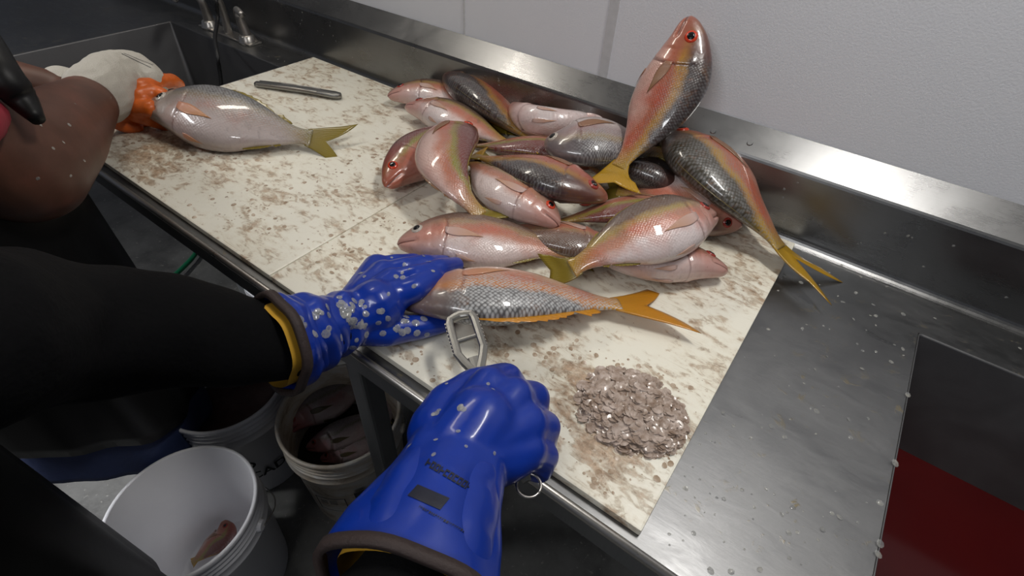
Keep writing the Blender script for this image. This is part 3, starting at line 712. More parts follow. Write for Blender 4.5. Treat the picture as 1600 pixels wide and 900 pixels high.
def wrap_text(txt, size, bucket_obj, r0, ang, z, parent, mat=M_ink, bold=0.0, rot=0.0):
    cu = bpy.data.curves.new('txt', 'FONT'); cu.body = txt; cu.size = size; cu.align_x = 'CENTER'; cu.offset = bold; cu.resolution_u = 3
    o = bpy.data.objects.new('txt', cu); C.objects.link(o); dg = bpy.context.evaluated_depsgraph_get(); dg.update()
    me = bpy.data.meshes.new_from_object(o.evaluated_get(dg)); bpy.data.objects.remove(o)
    bm = bmesh.new(); bm.from_mesh(me); bmesh.ops.triangulate(bm, faces=bm.faces)
    bmesh.ops.subdivide_edges(bm, edges=bm.edges, cuts=1)
    c = bucket_obj.location
    for v_ in bm.verts:
        x, y = v_.co.x * math.cos(rot) - v_.co.y * math.sin(rot), v_.co.x * math.sin(rot) + v_.co.y * math.cos(rot)
        zz = z + y; rr = (r0 - 0.022 - 0.0) + 0.018 * (zz / 0.29) + 0.0065
        a = ang + x / rr; v_.co = Vector((c.x + rr * math.cos(a), c.y + rr * math.sin(a), c.z + zz))
    bmesh_obj('lettering', bm, mat, parent)
# bucket writing faces the camera side (toward the origin)
angC = math.atan2(-0.335, 1.065) + 0.12
wrap_text('CADO', 0.050, bC, 0.155, math.radians(-7), 0.105, bC, bold=0.001)
wrap_text('O', 0.050, bC, 0.155, math.radians(-30), 0.165, bC, bold=0.001)
# printed label frame on the fish bucket
def wrap_rects(rects, b_, ang, parent, nm):
    bm = bmesh.new(); c = b_.location
    for x0, z0, x1, z1 in rects:
        k = max(1, int((x1 - x0) / 0.008)); prev = None
        for i in range(k + 1):
            x = x0 + (x1 - x0) * i / k; pr = []
            for z in (z0, z1):
                rr = 0.133 + 0.018 * (z / 0.29) + 0.0065; a = ang + x / rr
                pr.append(bm.verts.new((c.x + rr * math.cos(a), c.y + rr * math.sin(a), c.z + z)))
            if prev: bm.faces.new((prev[0], pr[0], pr[1], prev[1]))
            prev = pr
    bmesh_obj(nm, bm, M_ink, parent)
angB = math.radians(-53)
R_ = [(-0.06, 0.20, 0.02, 0.203), (-0.06, 0.12, -0.057, 0.203), (0.017, 0.12, 0.020, 0.203), (-0.06, 0.12, 0.02, 0.123), (0.045, 0.195, 0.075, 0.225)]
for k in range(3):
    for x0, x1 in ((-0.048, -0.030), (-0.024, -0.004)): R_.append((x0, 0.180 - k * 0.008, x1, 0.184 - k * 0.008))
wrap_rects(R_, bB, angB, bB, 'printed_label')
tag(pydata('murky_liquid', *lathe([(0.001, 0.18), (0.138, 0.18), (0.140, 0.20), (0.001, 0.201)], (-0.752, 0.372, 0), 40), simple('murky_liquid', (0.035, 0.028, 0.022), 0.15)), 'murky dark liquid around the fish in the grimy bucket', 'liquid', kind='stuff')
tag(pydata('murky_liquid', *lathe([(0.001, 0.20), (0.139, 0.20), (0.141, 0.24), (0.001, 0.241)], (-1.06, 0.245, 0), 40), simple('reddish_waste', (0.10, 0.05, 0.045), 0.4, bump=1, scale=40, var=0.5)), 'reddish grey waste in the bucket with black writing', 'waste', kind='stuff')
GB = 'dull snappers in the grimy bucket'
FZ = lambda px, py, z: P(px, py, z - T)
fish('purple-grey snapper with bloody head on top in the grimy bucket', [FZ(446, 676, .262), FZ(476, 650, .275), FZ(515, 628, .280), FZ(550, 606, .272), FZ(582, 590, .25)], 0.098, 1, 25, 'bucket', 'dark', 'dark', group=GB, tl=0.1)
fish('slate snapper below the bloody-headed one in the grimy bucket', [FZ(478, 700, .235), FZ(510, 690, .25), FZ(548, 672, .25), FZ(580, 655, .24), FZ(604, 640, .225)], 0.080, 1, 35, 'bucket', 'dark', 'dark', group=GB, tl=0.08)
fish('dark snapper at the near wall of the grimy bucket', [FZ(500, 718, .205), FZ(530, 708, .22), FZ(562, 694, .22), FZ(590, 680, .21), FZ(606, 668, .20)], 0.070, 1, 40, 'bucket', 'olive', 'dark', group=GB, tl=0.06)
fish('dark snapper standing at the right wall of the grimy bucket', [FZ(592, 600, .27), FZ(603, 625, .25), FZ(606, 645, .22), FZ(606, 665, .20)], 0.065, -1, 10, 'bucket', 'olive', 'dark', group=GB, tl=0.06)
fish('pinkish snapper lying in the bottom of the empty-looking white bucket', [FZ(352, 812, .075), FZ(350, 838, .06), FZ(325, 858, .05), FZ(300, 880, .042)], 0.075, 1, 20, 'red', 'yellow', 'dark', group=None, tl=0.1)

# ---------------------------------------------------------------- under the counter
v, f = tube([P(236, 448, -.84), P(262, 438, -.86), P(290, 414, -.87), P(308, 392, -.87), P(330, 350, -.87)], 0.010, 10, 30)
tag(pydata('garden_hose', v, f, M_green, loc=P(280, 420, -.88)), 'green hose lying on the floor beneath the counter', 'hose')
dp = thing('drain_pipe', 'grey drain pipe under the left sink with a bright clamp', 'pipe', (-1.56, 0.60, 0))
v, f = tube([(-1.62, 0.62, T - 0.26), (-1.62, 0.62, T - 0.42), (-1.58, 0.60, T - 0.55), (-1.50, 0.58, 0.12), (-1.50, 0.58, 0.0)], 0.045, 18, 40); pydata('pipe', v, f, M_pipe, dp)
v, f = lathe([(0.044, 0.27), (0.050, 0.27), (0.050, 0.30), (0.044, 0.30)], (-1.525, 0.588, 0), 24); pydata('clamp', v, f, M_nickel, dp)

# ---------------------------------------------------------------- gloved workers
def tube_shell(path, th=0.004, n=40, flat=0.8, axis=None, wr=0.0, seed=0):
    """open gauntlet with wall thickness; path = [(point, radius)]; returned as a closed solid"""
    pts = [p for p, r in path]; rs = [r for p, r in path]; steps = 26
    c, _ = catmull(pts, steps); outer = []; inner = []
    for i, p in enumerate(c):
        t = (c[min(i + 1, steps - 1)] - c[max(i - 1, 0)]).normalized()
        x = i / (steps - 1) * (len(rs) - 1); k = min(len(rs) - 2, int(x)); r = rs[k] + (rs[k + 1] - rs[k]) * (x - k)
        a = (axis - t * axis.dot(t)).normalized(); b = t.cross(a).normalized()
        ro = []; ri = []
        for j in range(n):
            q = 2 * PI * j / n; w_ = 1 + wr * (i / steps) * math.sin(3 * q + seed + i * 0.11) + wr * 0.5 * math.sin(7 * q + i * 0.2)
            dv = a * math.cos(q) * w_ + b * math.sin(q) * flat * w_
            ro.append(p + dv * r); ri.append(p + dv * (r - th))
        outer.append(ro); inner.append(ri)
    rings = outer + inner[::-1]
    v = [p for r in rings for p in r]; m = len(rings); f = []
    for i in range(m):
        for j in range(n):
            k = (j + 1) % n; i2 = (i + 1) % m
            f.append((i * n + j, i * n + k, i2 * n + k, i2 * n + j))
    return v, f, outer[-1], inner[-1]
def rim_mesh(outer, inner, depth_dir, w_=0.010, grow=0.0015):
    cen = sum(outer, Vector()) / len(outer); n = len(outer); rings = []
    for k, (src, g, s_) in enumerate(((outer, grow, w_), (outer, grow, -0.001), (inner, -grow, -0.001), (inner, -grow, w_))):
        rings.append([p + (p - cen).normalized() * g - depth_dir * s_ for p in src])
    v = [p for r in rings for p in r]; f = []
    for i in range(4):
        for j in range(n):
            k = (j + 1) % n; i2 = (i + 1) % 4
            f.append((i * n + j, i * n + k, i2 * n + k, i2 * n + j))
    return v, f
fold = lambda amp, sc: (lambda p: amp * (noise.noise(p * sc) + 0.5 * noise.noise(p * sc * 2.3)))

near = thing('person', 'worker in black sweatshirt and apron with long blue gloves, holding a fish and a scaler', 'person', (-0.70, -0.25, 0))
# body: torso, legs, both sleeved arms, one skin
bm = bmesh.new()
e = lambda x, y, z: Vector((x, y, z))
cufL = P(432, 541, 0.105); wrL = P(545, 500, 0.075)
cufR = P(628, 930, 0.135); wrR = P(712, 722, 0.105)
chain(bm, [(e(-0.86, -0.30, 1.00), 0.15), (e(-0.85, -0.30, 1.25), 0.15)])
chain(bm, [(e(-0.72, -0.30, 1.00), 0.15), (e(-0.74, -0.30, 1.25), 0.15)])
chain(bm, [(e(-0.79, -0.30, 1.30), 0.13), (e(-0.79, -0.29, 1.50), 0.06), (e(-0.79, -0.27, 1.60), 0.05)])
chain(bm, [(e(-0.79, -0.25, 1.66), 0.085), (e(-0.79, -0.24, 1.73), 0.095)])
for sx in (-0.87, -0.71):
    chain(bm, [(e(sx, -0.30, 0.95), 0.115), (e(sx, -0.28, 0.50), 0.075), (e(sx, -0.30, 0.09), 0.055)])
    chain(bm, [(e(sx, -0.30, 0.05), 0.05), (e(sx, -0.16, 0.045), 0.042)])
chain(bm, [(e(-0.95, -0.30, 1.38), 0.085), (P(-90, 540, .31), 0.078), (P(20, 520, .235), 0.078), (P(110, 518, .20), 0.076), (P(250, 518, .155), 0.068), (P(360, 525, .125), 0.060), (cufL + (cufL - wrL).normalized() * -0.02, 0.050), (wrL, 0.030)])
chain(bm, [(e(-0.66, -0.36, 1.38), 0.085), (e(-0.14, -0.26, 1.03), 0.058), (cufR, 0.044), (wrR, 0.030)])
me = blob(bm, 0.009, 5, fold(0.010, 9)); link('body', me, M_cloth, near)
# apron over the front and side
def apron(parent, cx, cy, rx, ry, z0, z1, a0, a1, mat, flare=0.06, seed=0, tilt=0.0):
    rings = []; n = 60
    for s_ in (0, 1):
        for i in range(25):
            u = i / 24 if s_ == 0 else 1 - i / 24
            z = z1 + (z0 - z1) * u; row = []
            for j in range(n):
                a = a0 + (a1 - a0) * j / (n - 1)
                k = 1 + flare * u / max(rx, 0.01) + (0.05 * u * math.sin(6 * a + seed) + 0.02 * u * math.sin(13 * a + 1 + seed))
                rr = (1 if s_ == 0 else 0.985)
                row.append(Vector((cx + rx * k * rr * math.cos(a), cy + ry * k * rr * math.sin(a), z + tilt * u * (1 - math.sin(a + 0.4)) / 2)))
            rings.append(row)
    v, f = loft(rings, False, False); m = len(rings); N_ = n
    for j in range(N_ - 1): f.append(((m - 1) * N_ + j, (m - 1) * N_ + j + 1, j + 1, j))
    return pydata('apron', v, f, mat, parent)
apron(near, -0.74, -0.295, 0.200, 0.185, 0.30, 1.34, -0.6, PI - 0.2, M_apron, 0.03, 1.0)
# hair (above the frame)
bm = bmesh.new(); chain(bm, [(e(-0.79, -0.27, 1.73), 0.102), (e(-0.79, -0.28, 1.68), 0.095)]); link('hair', blob(bm, 0.01, 2), M_black, near)

# right glove: fist around the scaler
bm = bmesh.new()
K = [P(764, 606, .112), P(800, 624, .110), P(822, 662, .100), P(822, 706, .090)]
for k, p in enumerate(K): capsule(bm, wrR, 0.046, p, (0.0265, 0.028, 0.027, 0.025)[k])
capsule(bm, wrR, 0.048, P(752, 662, .112), 0.044); capsule(bm, P(745, 668, .104), 0.046, P(784, 662, .096), 0.040)
F_ = [[K[0], P(792, 592, .095), P(804, 608, .068), P(770, 622, .06)], [K[1], P(832, 622, .088), P(834, 644, .058), P(790, 648, .05)],
      [K[2], P(850, 668, .078), P(846, 690, .05), P(800, 682, .045)], [K[3], P(850, 714, .066), P(842, 732, .045), P(805, 722, .042)]]
for k, q in enumerate(F_):
    r = (0.0205, 0.0215, 0.021, 0.0185)[k]; chain(bm, [(q[0], r + 0.004), (q[1], r), (q[2], r - 0.001), (q[3], r - 0.003)])
chain(bm, [(P(690, 680, .095), 0.040), (P(706, 636, .090), 0.032), (P(744, 603, .085), 0.024), (P(788, 588, .082), 0.0185)])   # thumb along the handle
axR = (cufR - wrR).normalized(); sideR = axR.cross(Vector((0, 0, 1))).normalized()
v, f, oR, iR = tube_shell([(wrR - axR * 0.02, 0.054), (wrR + axR * 0.03, 0.062), (wrR.lerp(cufR, 0.5), 0.071), (cufR, 0.080)], 0.0045, 48, 0.80, sideR, 0.035, 1.0)
addvf(bm, v, f)
LR = (cufR - wrR).length
def folds(p):
    # long soft folds that run down the gauntlet from the wrist
    d = (p - wrR).dot(axR); u = max(0, min(1, (d - 0.0) / 0.05)); s_ = (p - wrR).dot(sideR)
    g = max(0, min(1, (LR - d) / 0.05)); return g * (0.0042 * u * math.sin(s_ * 75 + 1.3 + d * 9) + 0.0016 * noise.noise(p * 30))
gR = link('glove', blob(bm, 0.0021, 26, folds), M_glove, near); tag(gR, 'blue glove closed on the scaler handle, faded black print on its gauntlet')
v, f = rim_mesh(oR, iR, axR, 0.010, 0.0016); link('cuff_binding', (lambda m: (m.from_pydata([tuple(x) for x in v], [], f), m)[1])(bpy.data.meshes.new('cuff_binding')), M_cuff, gR)
v, f = loft([[p.lerp(sum(iR, Vector()) / len(iR), 0.18) - axR * s_ for p in iR] for s_ in (0.004, 0.04)], True, False); pydata('liner', v, f, M_liner, gR)

# left glove: fingers pressed over the fish's head
bm = bmesh.new()
cL = P(590, 478, .082)
KL = [P(618, 462, .088), P(612, 443, .085), P(600, 430, .078), P(590, 420, .062)]
for k, p in enumerate(KL): capsule(bm, wrL, 0.034, p, 0.025)
capsule(bm, wrL, 0.036, cL, 0.040)
FL = [[KL[0], P(648, 452, .094), P(676, 434, .084), P(692, 424, .062)], [KL[1], P(648, 432, .092), P(684, 421, .082), P(713, 414, .060)],
      [KL[2], P(634, 418, .083), P(668, 413, .072), P(694, 410, .050)], [KL[3], P(620, 411, .064), P(645, 409, .050), P(662, 410, .034)]]
for k, q in enumerate(FL):
    r = (0.0190, 0.0185, 0.0175, 0.016)[k]; chain(bm, [(q[0], r + 0.003), (q[1], r), (q[2], r - 0.0015), (q[3], r - 0.005)])
chain(bm, [(P(560, 510, .062), 0.031), (P(610, 517, .050), 0.0225), (P(655, 511, .042), 0.0195), (P(688, 505, .034), 0.0165)])  # thumb under the jaw
axL = (cufL - wrL).normalized(); upL = (Vector((0, 0, 1)) - axL * axL.z).normalized()
v, f, oL, iL = tube_shell([(wrL - axL * 0.02, 0.044), (wrL + axL * 0.03, 0.047), (wrL.lerp(cufL, 0.55), 0.060), (cufL, 0.072)], 0.0045, 48, 0.86, upL, 0.05, 2.0)
addvf(bm, v, f)
def foldsL(p):
    d = (p - wrL).dot(axL); g = max(0, min(1, ((cufL - wrL).length - d) / 0.03)); return g * 0.0030 * math.sin(d * 150 + 3 * noise.noise(p * 14)) * max(0, min(1, (d + 0.03) / 0.03)) * (1 if d < 0.09 else 0.4) + g * 0.0014 * noise.noise(p * 34)
gL = link('glove', blob(bm, 0.0022, 6, foldsL), M_glove, near); tag(gL, 'blue glove speckled with fish scales, pressing down the fish')
v, f = rim_mesh(oL, iL, axL, 0.010, 0.0016); link('cuff_binding', (lambda m: (m.from_pydata([tuple(x) for x in v], [], f), m)[1])(bpy.data.meshes.new('cuff_binding')), M_cuff, gL)
v, f = loft([[p.lerp(sum(iL, Vector()) / len(iL), 0.16) - axL * s_ for p in iL] for s_ in (-0.008, 0.02)], True, False); pydata('liner', v, f, M_liner, gL)

# far worker
far = thing('person', 'worker with bare brown forearms in white and orange gloves at the left board', 'person', (-1.22, -0.02, 0))
elb = P(34, 262, .17); wr1 = P(138, 160, .112); wr2 = P(90, 140, .13)
bm = bmesh.new()
chain(bm, [(e(-1.30, -0.02, 1.00), 0.13), (e(-1.30, -0.02, 1.28), 0.13)]); chain(bm, [(e(-1.16, -0.02, 1.00), 0.13), (e(-1.18, -0.02, 1.28), 0.13)])
chain(bm, [(e(-1.24, -0.02, 1.30), 0.12), (e(-1.24, 0.0, 1.50), 0.06), (e(-1.24, 0.02, 1.60), 0.055)]); chain(bm, [(e(-1.24, 0.05, 1.66), 0.085), (e(-1.24, 0.06, 1.74), 0.095)])
chain(bm, [(e(-1.06, -0.02, 1.36), 0.085), (elb + Vector((0.01, -0.06, 0.12)), 0.082), (elb, 0.088), (elb.lerp(wr1, 0.35), 0.083), (elb.lerp(wr1, 0.75), 0.066), (wr1, 0.056), (P(160, 142, .112), 0.040)])
chain(bm, [(e(-1.42, -0.02, 1.36), 0.08), (e(-1.50, 0.15, 1.12), 0.05), (P(20, 130, .15), 0.048), (wr2, 0.036), (P(150, 145, .10), 0.03)])
for sx in (-1.32, -1.20):
    chain(bm, [(e(sx, 0.0, 0.95), 0.10), (e(sx, 0.04, 0.50), 0.06), (e(sx, 0.06, 0.09), 0.045)])
link('body', blob(bm, 0.009, 5), M_skin, far)
bm = bmesh.new()
chain(bm, [(e(-1.31, -0.02, 1.06), 0.155), (e(-1.31, -0.02, 1.30), 0.145)]); chain(bm, [(e(-1.15, -0.02, 1.06), 0.155), (e(-1.17, -0.02, 1.30), 0.145)])
chain(bm, [(e(-1.05, -0.02, 1.37), 0.100), (e(-1.02, -0.01, 1.26), 0.098)]); chain(bm, [(P(-70, 190, .32), 0.04), (P(-14, 180, .27), 0.026)])
link('shirt', blob(bm, 0.010, 4, fold(0.006, 12)), M_red, far)
bm = bmesh.new()
for sx in (-1.32, -1.19): chain(bm, [(e(sx, 0.0, 0.95), 0.12), (e(sx, 0.04, 0.5), 0.085), (e(sx, 0.06, 0.20), 0.070)])
link('trousers', blob(bm, 0.010, 4, fold(0.012, 10)), M_navy, far)
for sx in (-1.32, -1.20):
    bm = bmesh.new(); chain(bm, [(e(sx, 0.06, 0.17), 0.058), (e(sx, 0.06, 0.056), 0.055), (e(sx, 0.20, 0.046), 0.045)]); link('boot', blob(bm, 0.008, 3), M_boot, far)
apron(far, -1.225, 0.03, 0.225, 0.190, 0.38, 1.22, -1.2, PI + 0.6, M_apron, 0.02, 0.3, 0.20)
hm = apron(far, -1.225, 0.03, 0.205, 0.170, 0.27, 0.70, -1.3, PI + 0.7, M_navy, 0.03, 1.1, 0.16); hm.name = 'smock_hem'
bm = bmesh.new(); chain(bm, [(e(-1.24, 0.0, 1.74), 0.102), (e(-1.24, -0.01, 1.69), 0.095)]); link('hair', blob(bm, 0.01, 2), M_black, far)
# apron strap / arm band seen at the frame's left edge
v, f = tube([P(-60, 20, .36), P(-30, 60, .35), P(5, 118, .32), P(34, 155, .29), P(60, 188, .27)], 0.022, 14, 30, lambda t: 1 if t < .8 else 1 - (t - .8) * 3); pydata('apron_strap', v, f, M_apron, far)

# white knit glove with orange dip
bm = bmesh.new()
chain(bm, [(P(152, 148, .116), 0.0640), (P(164, 136, .118), 0.0630), (P(182, 122, .115), 0.059), (P(208, 116, .11), 0.052), (P(234, 128, .10), 0.038)])
capsule(bm, P(172, 118, .12), 0.052, P(215, 116, .11), 0.044)
gf = link('glove', blob(bm, 0.0035, 5, fold(0.003, 30)), M_knit, far); tag(gf, 'white knit glove dipped in orange rubber')
bm = bmesh.new()
for a, b, c_, d in (((222, 140, .10), (248, 128, .10), (268, 126, .09), (280, 132, .07)), ((222, 155, .09), (240, 145, .095), (255, 150, .09), (262, 162, .07)), ((215, 168, .075), (235, 170, .08), (250, 168, .075), (262, 178, .05)), ((212, 175, .06), (232, 184, .05), (248, 190, .035), (262, 198, .018))):
    chain(bm, [(P(*a), 0.024), (P(*b), 0.019), (P(*c_), 0.017), (P(*d), 0.0135)])
chain(bm, [(P(226, 148, .085), 0.036), (P(222, 166, .065), 0.028), (P(200, 180, .045), 0.018)])
link('orange_palm', blob(bm, 0.003, 8, fold(0.0012, 40)), M_orange, gf)
bm = bmesh.new(); chain(bm, [(P(98, 134, .13), 0.041), (P(108, 138, .125), 0.042), (P(160, 150, .10), 0.04)]); gf2 = link('glove', blob(bm, 0.0035, 4), M_knit, far)
bm = bmesh.new()
for a, b, d in (((172, 172, .07), (200, 186, .04), (225, 190, .025)), ((165, 180, .06), (195, 196, .03), (215, 200, .02))): chain(bm, [(P(*a), 0.022), (P(*b), 0.017), (P(*d), 0.013)])
link('orange_palm', blob(bm, 0.003, 4), M_orange, gf2)

# ---------------------------------------------------------------- scalers
def scaler_frame(A, B, up):
    x = (B - A).normalized(); up = (up - x * up.dot(x)).normalized(); y = up.cross(x)
    return Matrix((x, y, up)).transposed().to_4x4(), (B - A).length
def bar(bm, pts, wy, wz):
    """flat bar through points (x,y,z) local, width wy across, wz thick"""
    rings = []; n = len(pts)
    for i, p in enumerate(pts):
        p = Vector(p); t = (Vector(pts[min(i + 1, n - 1)]) - Vector(pts[max(i - 1, 0)])).normalized()
        a = Vector((0, 0, 1)).cross(t).normalized(); b = Vector((0, 0, 1))
        ww = wy[i] if isinstance(wy, (list, tuple)) else wy; r = []
        for k in range(12):
            q = 2 * PI * k / 12; cq, sq = math.cos(q), math.sin(q)
            r.append(p + a * ww / 2 * math.copysign(abs(cq) ** 0.6, cq) + b * wz / 2 * math.copysign(abs(sq) ** 0.6, sq))
        rings.append(r)
    addvf(bm, *loft(rings))
tipS = P(719, 494, .092); neckS = P(748, 588, .085); endS = P(826, 758, .062)
sc = thing('fish_scaler', 'cast metal fish scaler with toothed frame head, gripped in the blue fist', 'fish scaler', tipS)
Mx, Ls = scaler_frame(tipS, neckS, Vector((0.30, -0.45, 1)))
Lh = Ls
bm = bmesh.new()
hw = 0.0180
bar(bm, [(0.000, -hw * 0.55, 0), (-0.002, 0, 0), (0.000, hw * 0.55, 0)], 0.012, 0.010)
for s_ in (1, -1):
    bar(bm, [(0.000, s_ * hw * 0.5, 0), (0.002, s_ * hw * 0.85, 0), (0.010, s_ * hw, 0), (Lh * 0.60, s_ * hw, 0), (Lh * 0.74, s_ * hw * 0.7, 0), (Lh * 0.92, s_ * 0.004, 0)], 0.0118, 0.010)
bar(bm, [(Lh * 0.40, -hw, 0), (Lh * 0.40, hw, 0)], 0.006, 0.007)
bar(bm, [(Lh * 0.72, 0, 0), (Lh * 0.9, 0, 0), (Lh * 1.1, 0, 0)], [0.016, 0.013, 0.012], 0.009)
for k in range(9):
    for s_ in (1, -1):
        x = 0.008 + k * Lh * 0.062; box(bm, (x, s_ * hw + (0.002 if s_ > 0 else -0.006), -0.005), (x + 0.0022, s_ * hw + (0.006 if s_ > 0 else -0.002), 0.004))
bm.transform(Matrix.Translation(tipS) @ Mx); bmesh_obj('toothed_head', bm, M_alu, sc, smooth=False)
Mh, Lk = scaler_frame(neckS, endS, Vector((0, 0, 1)))
bm = bmesh.new(); bar(bm, [(Lk * q, 0, 0.002 * math.sin(q * PI)) for q in (-0.05, 0.1, 0.3, 0.6, 0.85, 0.97)], [0.012, 0.013, 0.018, 0.020, 0.017, 0.010], 0.009)
bm.transform(Matrix.Translation(neckS) @ Mh); bmesh_obj('handle', bm, M_alu, sc, smooth=True)
v, f = tube([endS + Vector((0.014 * math.cos(a), 0.014 * math.sin(a), 0)) for a in [k * PI / 6 for k in range(12)]] + [endS + Vector((0.014, 0, 0))], 0.0017, 8, 48); pydata('hanging_ring', v, f, M_nickel, sc)
# second scaler, lying on the far board
s0 = P(400, 131, BT - T + .008); s1 = P(533, 150, BT - T + .010)
sc2 = thing('fish_scaler', 'metal scaler handle lying on the left board behind the silver fish', 'fish scaler', s0)
Mh, Lk = scaler_frame(s0, s1, Vector((0, 0, 1)))
bm = bmesh.new(); bar(bm, [(Lk * q, 0, 0.003 * math.sin(q * PI)) for q in (0, 0.05, 0.3, 0.6, 0.8, 0.92, 0.98, 1.0)], [0.018, 0.022, 0.024, 0.024, 0.028, 0.030, 0.022, 0.008], 0.013)
bm.transform(Matrix.Translation(s0) @ Mh); bmesh_obj('handle', bm, M_alu, sc2, smooth=True)
bm = bmesh.new()
for s_ in (1, -1): bar(bm, [(Lk * 0.03, s_ * 0.0095, 0.006), (Lk * 0.4, s_ * 0.010, 0.0085), (Lk * 0.75, s_ * 0.011, 0.0075)], 0.003, 0.003)
bm.transform(Matrix.Translation(s0) @ Mh); bmesh_obj('raised_rim', bm, M_nickel, sc2, smooth=True)

# ---------------------------------------------------------------- print on the glove
bvR = bvh_of(gR); bvL = bvh_of(gL)
EYE = Vector((0, 0, CAMZ))
def on_surface(bv, px, py):
    d = (Rm @ Vector((px - 800, -(py - 450), -803.74))).normalized(); h = bv.ray_cast(EYE, d); return (h[0], h[1]) if h[0] is not None else (None, None)
def print_rects(bv, a_px, b_px, rects, name, parent):
    """rects in a strip frame: x 0..1 from a to b, y in metres across; laid on the rubber"""
    A, nA = on_surface(bv, *a_px); B, nB = on_surface(bv, *b_px)
    if A is None or B is None: return
    nn = (nA + nB).normalized(); u = (B - A); vdir = nn.cross(u).normalized(); bm = bmesh.new()
    for x0, y0, x1, y1 in rects:
        nx = max(1, int((x1 - x0) * u.length / 0.002)); ny = max(1, int((y1 - y0) / 0.002)); grid = []
        for i in range(nx + 1):
            row = []
            for j in range(ny + 1):
                p = A + u * (x0 + (x1 - x0) * i / nx) + vdir * (y0 + (y1 - y0) * j / ny)
                dd = (EYE - p).normalized(); h = bv.ray_cast(p + dd * 0.08, -dd)
                row.append(bm.verts.new(h[0] + h[1] * 0.0007) if h[0] is not None else None)
            grid.append(row)
        for i in range(nx):
            for j in range(ny):
                q = (grid[i][j], grid[i + 1][j], grid[i + 1][j + 1], grid[i][j + 1])
                if all(q): bm.faces.new(q)
    bmesh_obj(name, bm, M_inkglove, parent)
rnd = random.Random(3); rs = []
x = 0.0
while x < 0.98:      # worn block capitals: uprights with ticks between
    wl = 0.052
    rs.append((x, -0.0075, x + 0.016, 0.0075))
    k = rnd.choice((0, 1, 2))
    for yy in ((-0.0075, -0.0036), (0.0036, 0.0075)) if k else ((-0.002, 0.002),): rs.append((x, yy[0], x + wl, yy[1]))
    if k == 2: rs.append((x + wl - 0.016, -0.0075, x + wl, 0.0075))
    x += wl + 0.010
print_rects(bvR, (667, 722), (778, 788), rs, 'printed_lettering', gR)
print_rects(bvR, (645, 766), (695, 788), [(0, -0.0075, 1, 0.0075)], 'printed_block', gR)
rs = []; x = 0
while x < 0.98:
    wl = rnd.uniform(0.012, 0.03); rs.append((x, -0.0024, x + wl * 0.35, 0.0024)); rs.append((x, rnd.choice((-0.0024, 0.0008)), x + wl, rnd.choice((-0.0006, 0.0014)) if 0 else 0.0024)); x += wl + 0.012
rs = [(a, min(b, d), c_, max(b, d)) for a, b, c_, d in rs]
print_rects(bvR, (655, 792), (752, 846), rs, 'small_print', gR)

# ---------------------------------------------------------------- loose scales (nobody could count them)
def flake(bm, p, n_, r, rnd_, dome=0.18, thick=0.0):
    n_ = n_.normalized(); rot = n_.to_track_quat('Z', 'Y').to_matrix() @ Matrix.Rotation(rnd_.uniform(0, 6.28), 3, 'Z')
    k = 8; sx = rnd_.uniform(0.75, 1.1); sy = rnd_.uniform(0.75, 1.1)
    c0 = bm.verts.new(p + rot @ Vector((0, 0, r * dome)))
    ring = [bm.verts.new(p + rot @ Vector((r * sx * math.cos(2 * PI * i / k), r * sy * math.sin(2 * PI * i / k), 0.0))) for i in range(k)]
    for i in range(k): bm.faces.new((c0, ring[i], ring[(i + 1) % k]))
rnd = random.Random(11)
# the heap
hp = P(985, 640, BT - T); bm = bmesh.new()
def hh(x, y):
    d = math.hypot(x / 0.072, y / 0.062) + 0.22 * noise.noise(Vector((x * 22, y * 22, 0)))
    return max(0, 1 - d * d) ** 0.6 * 0.016 * (1 + 0.5 * noise.noise(Vector((x * 60, y * 60, 3))))
n = 44; gv = []
for i in range(n):
    gv.append([bm.verts.new(hp + Vector(((i / (n - 1) - 0.5) * 0.17, (j / (n - 1) - 0.5) * 0.15, hh((i / (n - 1) - 0.5) * 0.17, (j / (n - 1) - 0.5) * 0.15) - 0.0006))) for j in range(n)])
for i in range(n - 1):
    for j in range(n - 1):
        if max(v_.co.z for v_ in (gv[i][j], gv[i + 1][j], gv[i + 1][j + 1], gv[i][j + 1])) > hp.z: bm.faces.new((gv[i][j], gv[i + 1][j], gv[i + 1][j + 1], gv[i][j + 1]))
bmesh.ops.delete(bm, geom=[v_ for v_ in bm.verts if not v_.link_faces], context='VERTS')
nf0 = len(bm.faces)
for k in range(900):
    a = rnd.uniform(0, 2 * PI); q = math.sqrt(rnd.random()); x, y = 0.078 * q * math.cos(a), 0.068 * q * math.sin(a)
    z = hh(x, y); nn = Vector((rnd.gauss(0, .30), rnd.gauss(0, .30), 1))
    flake(bm, hp + Vector((x, y, z + rnd.uniform(0.0002, 0.003))), nn, rnd.uniform(0.003, 0.0085), rnd, rnd.uniform(-0.2, 0.3))
bm.faces.ensure_lookup_table()
for i, f_ in enumerate(bm.faces): f_.material_index = 0 if i < nf0 else 1; f_.smooth = True
tag(bmesh_obj('scale_heap', bm, [M_mush, M_flake], loc=hp, smooth=False), 'wet heap of scraped brownish fish scales on the right board', 'fish scales', kind='stuff')
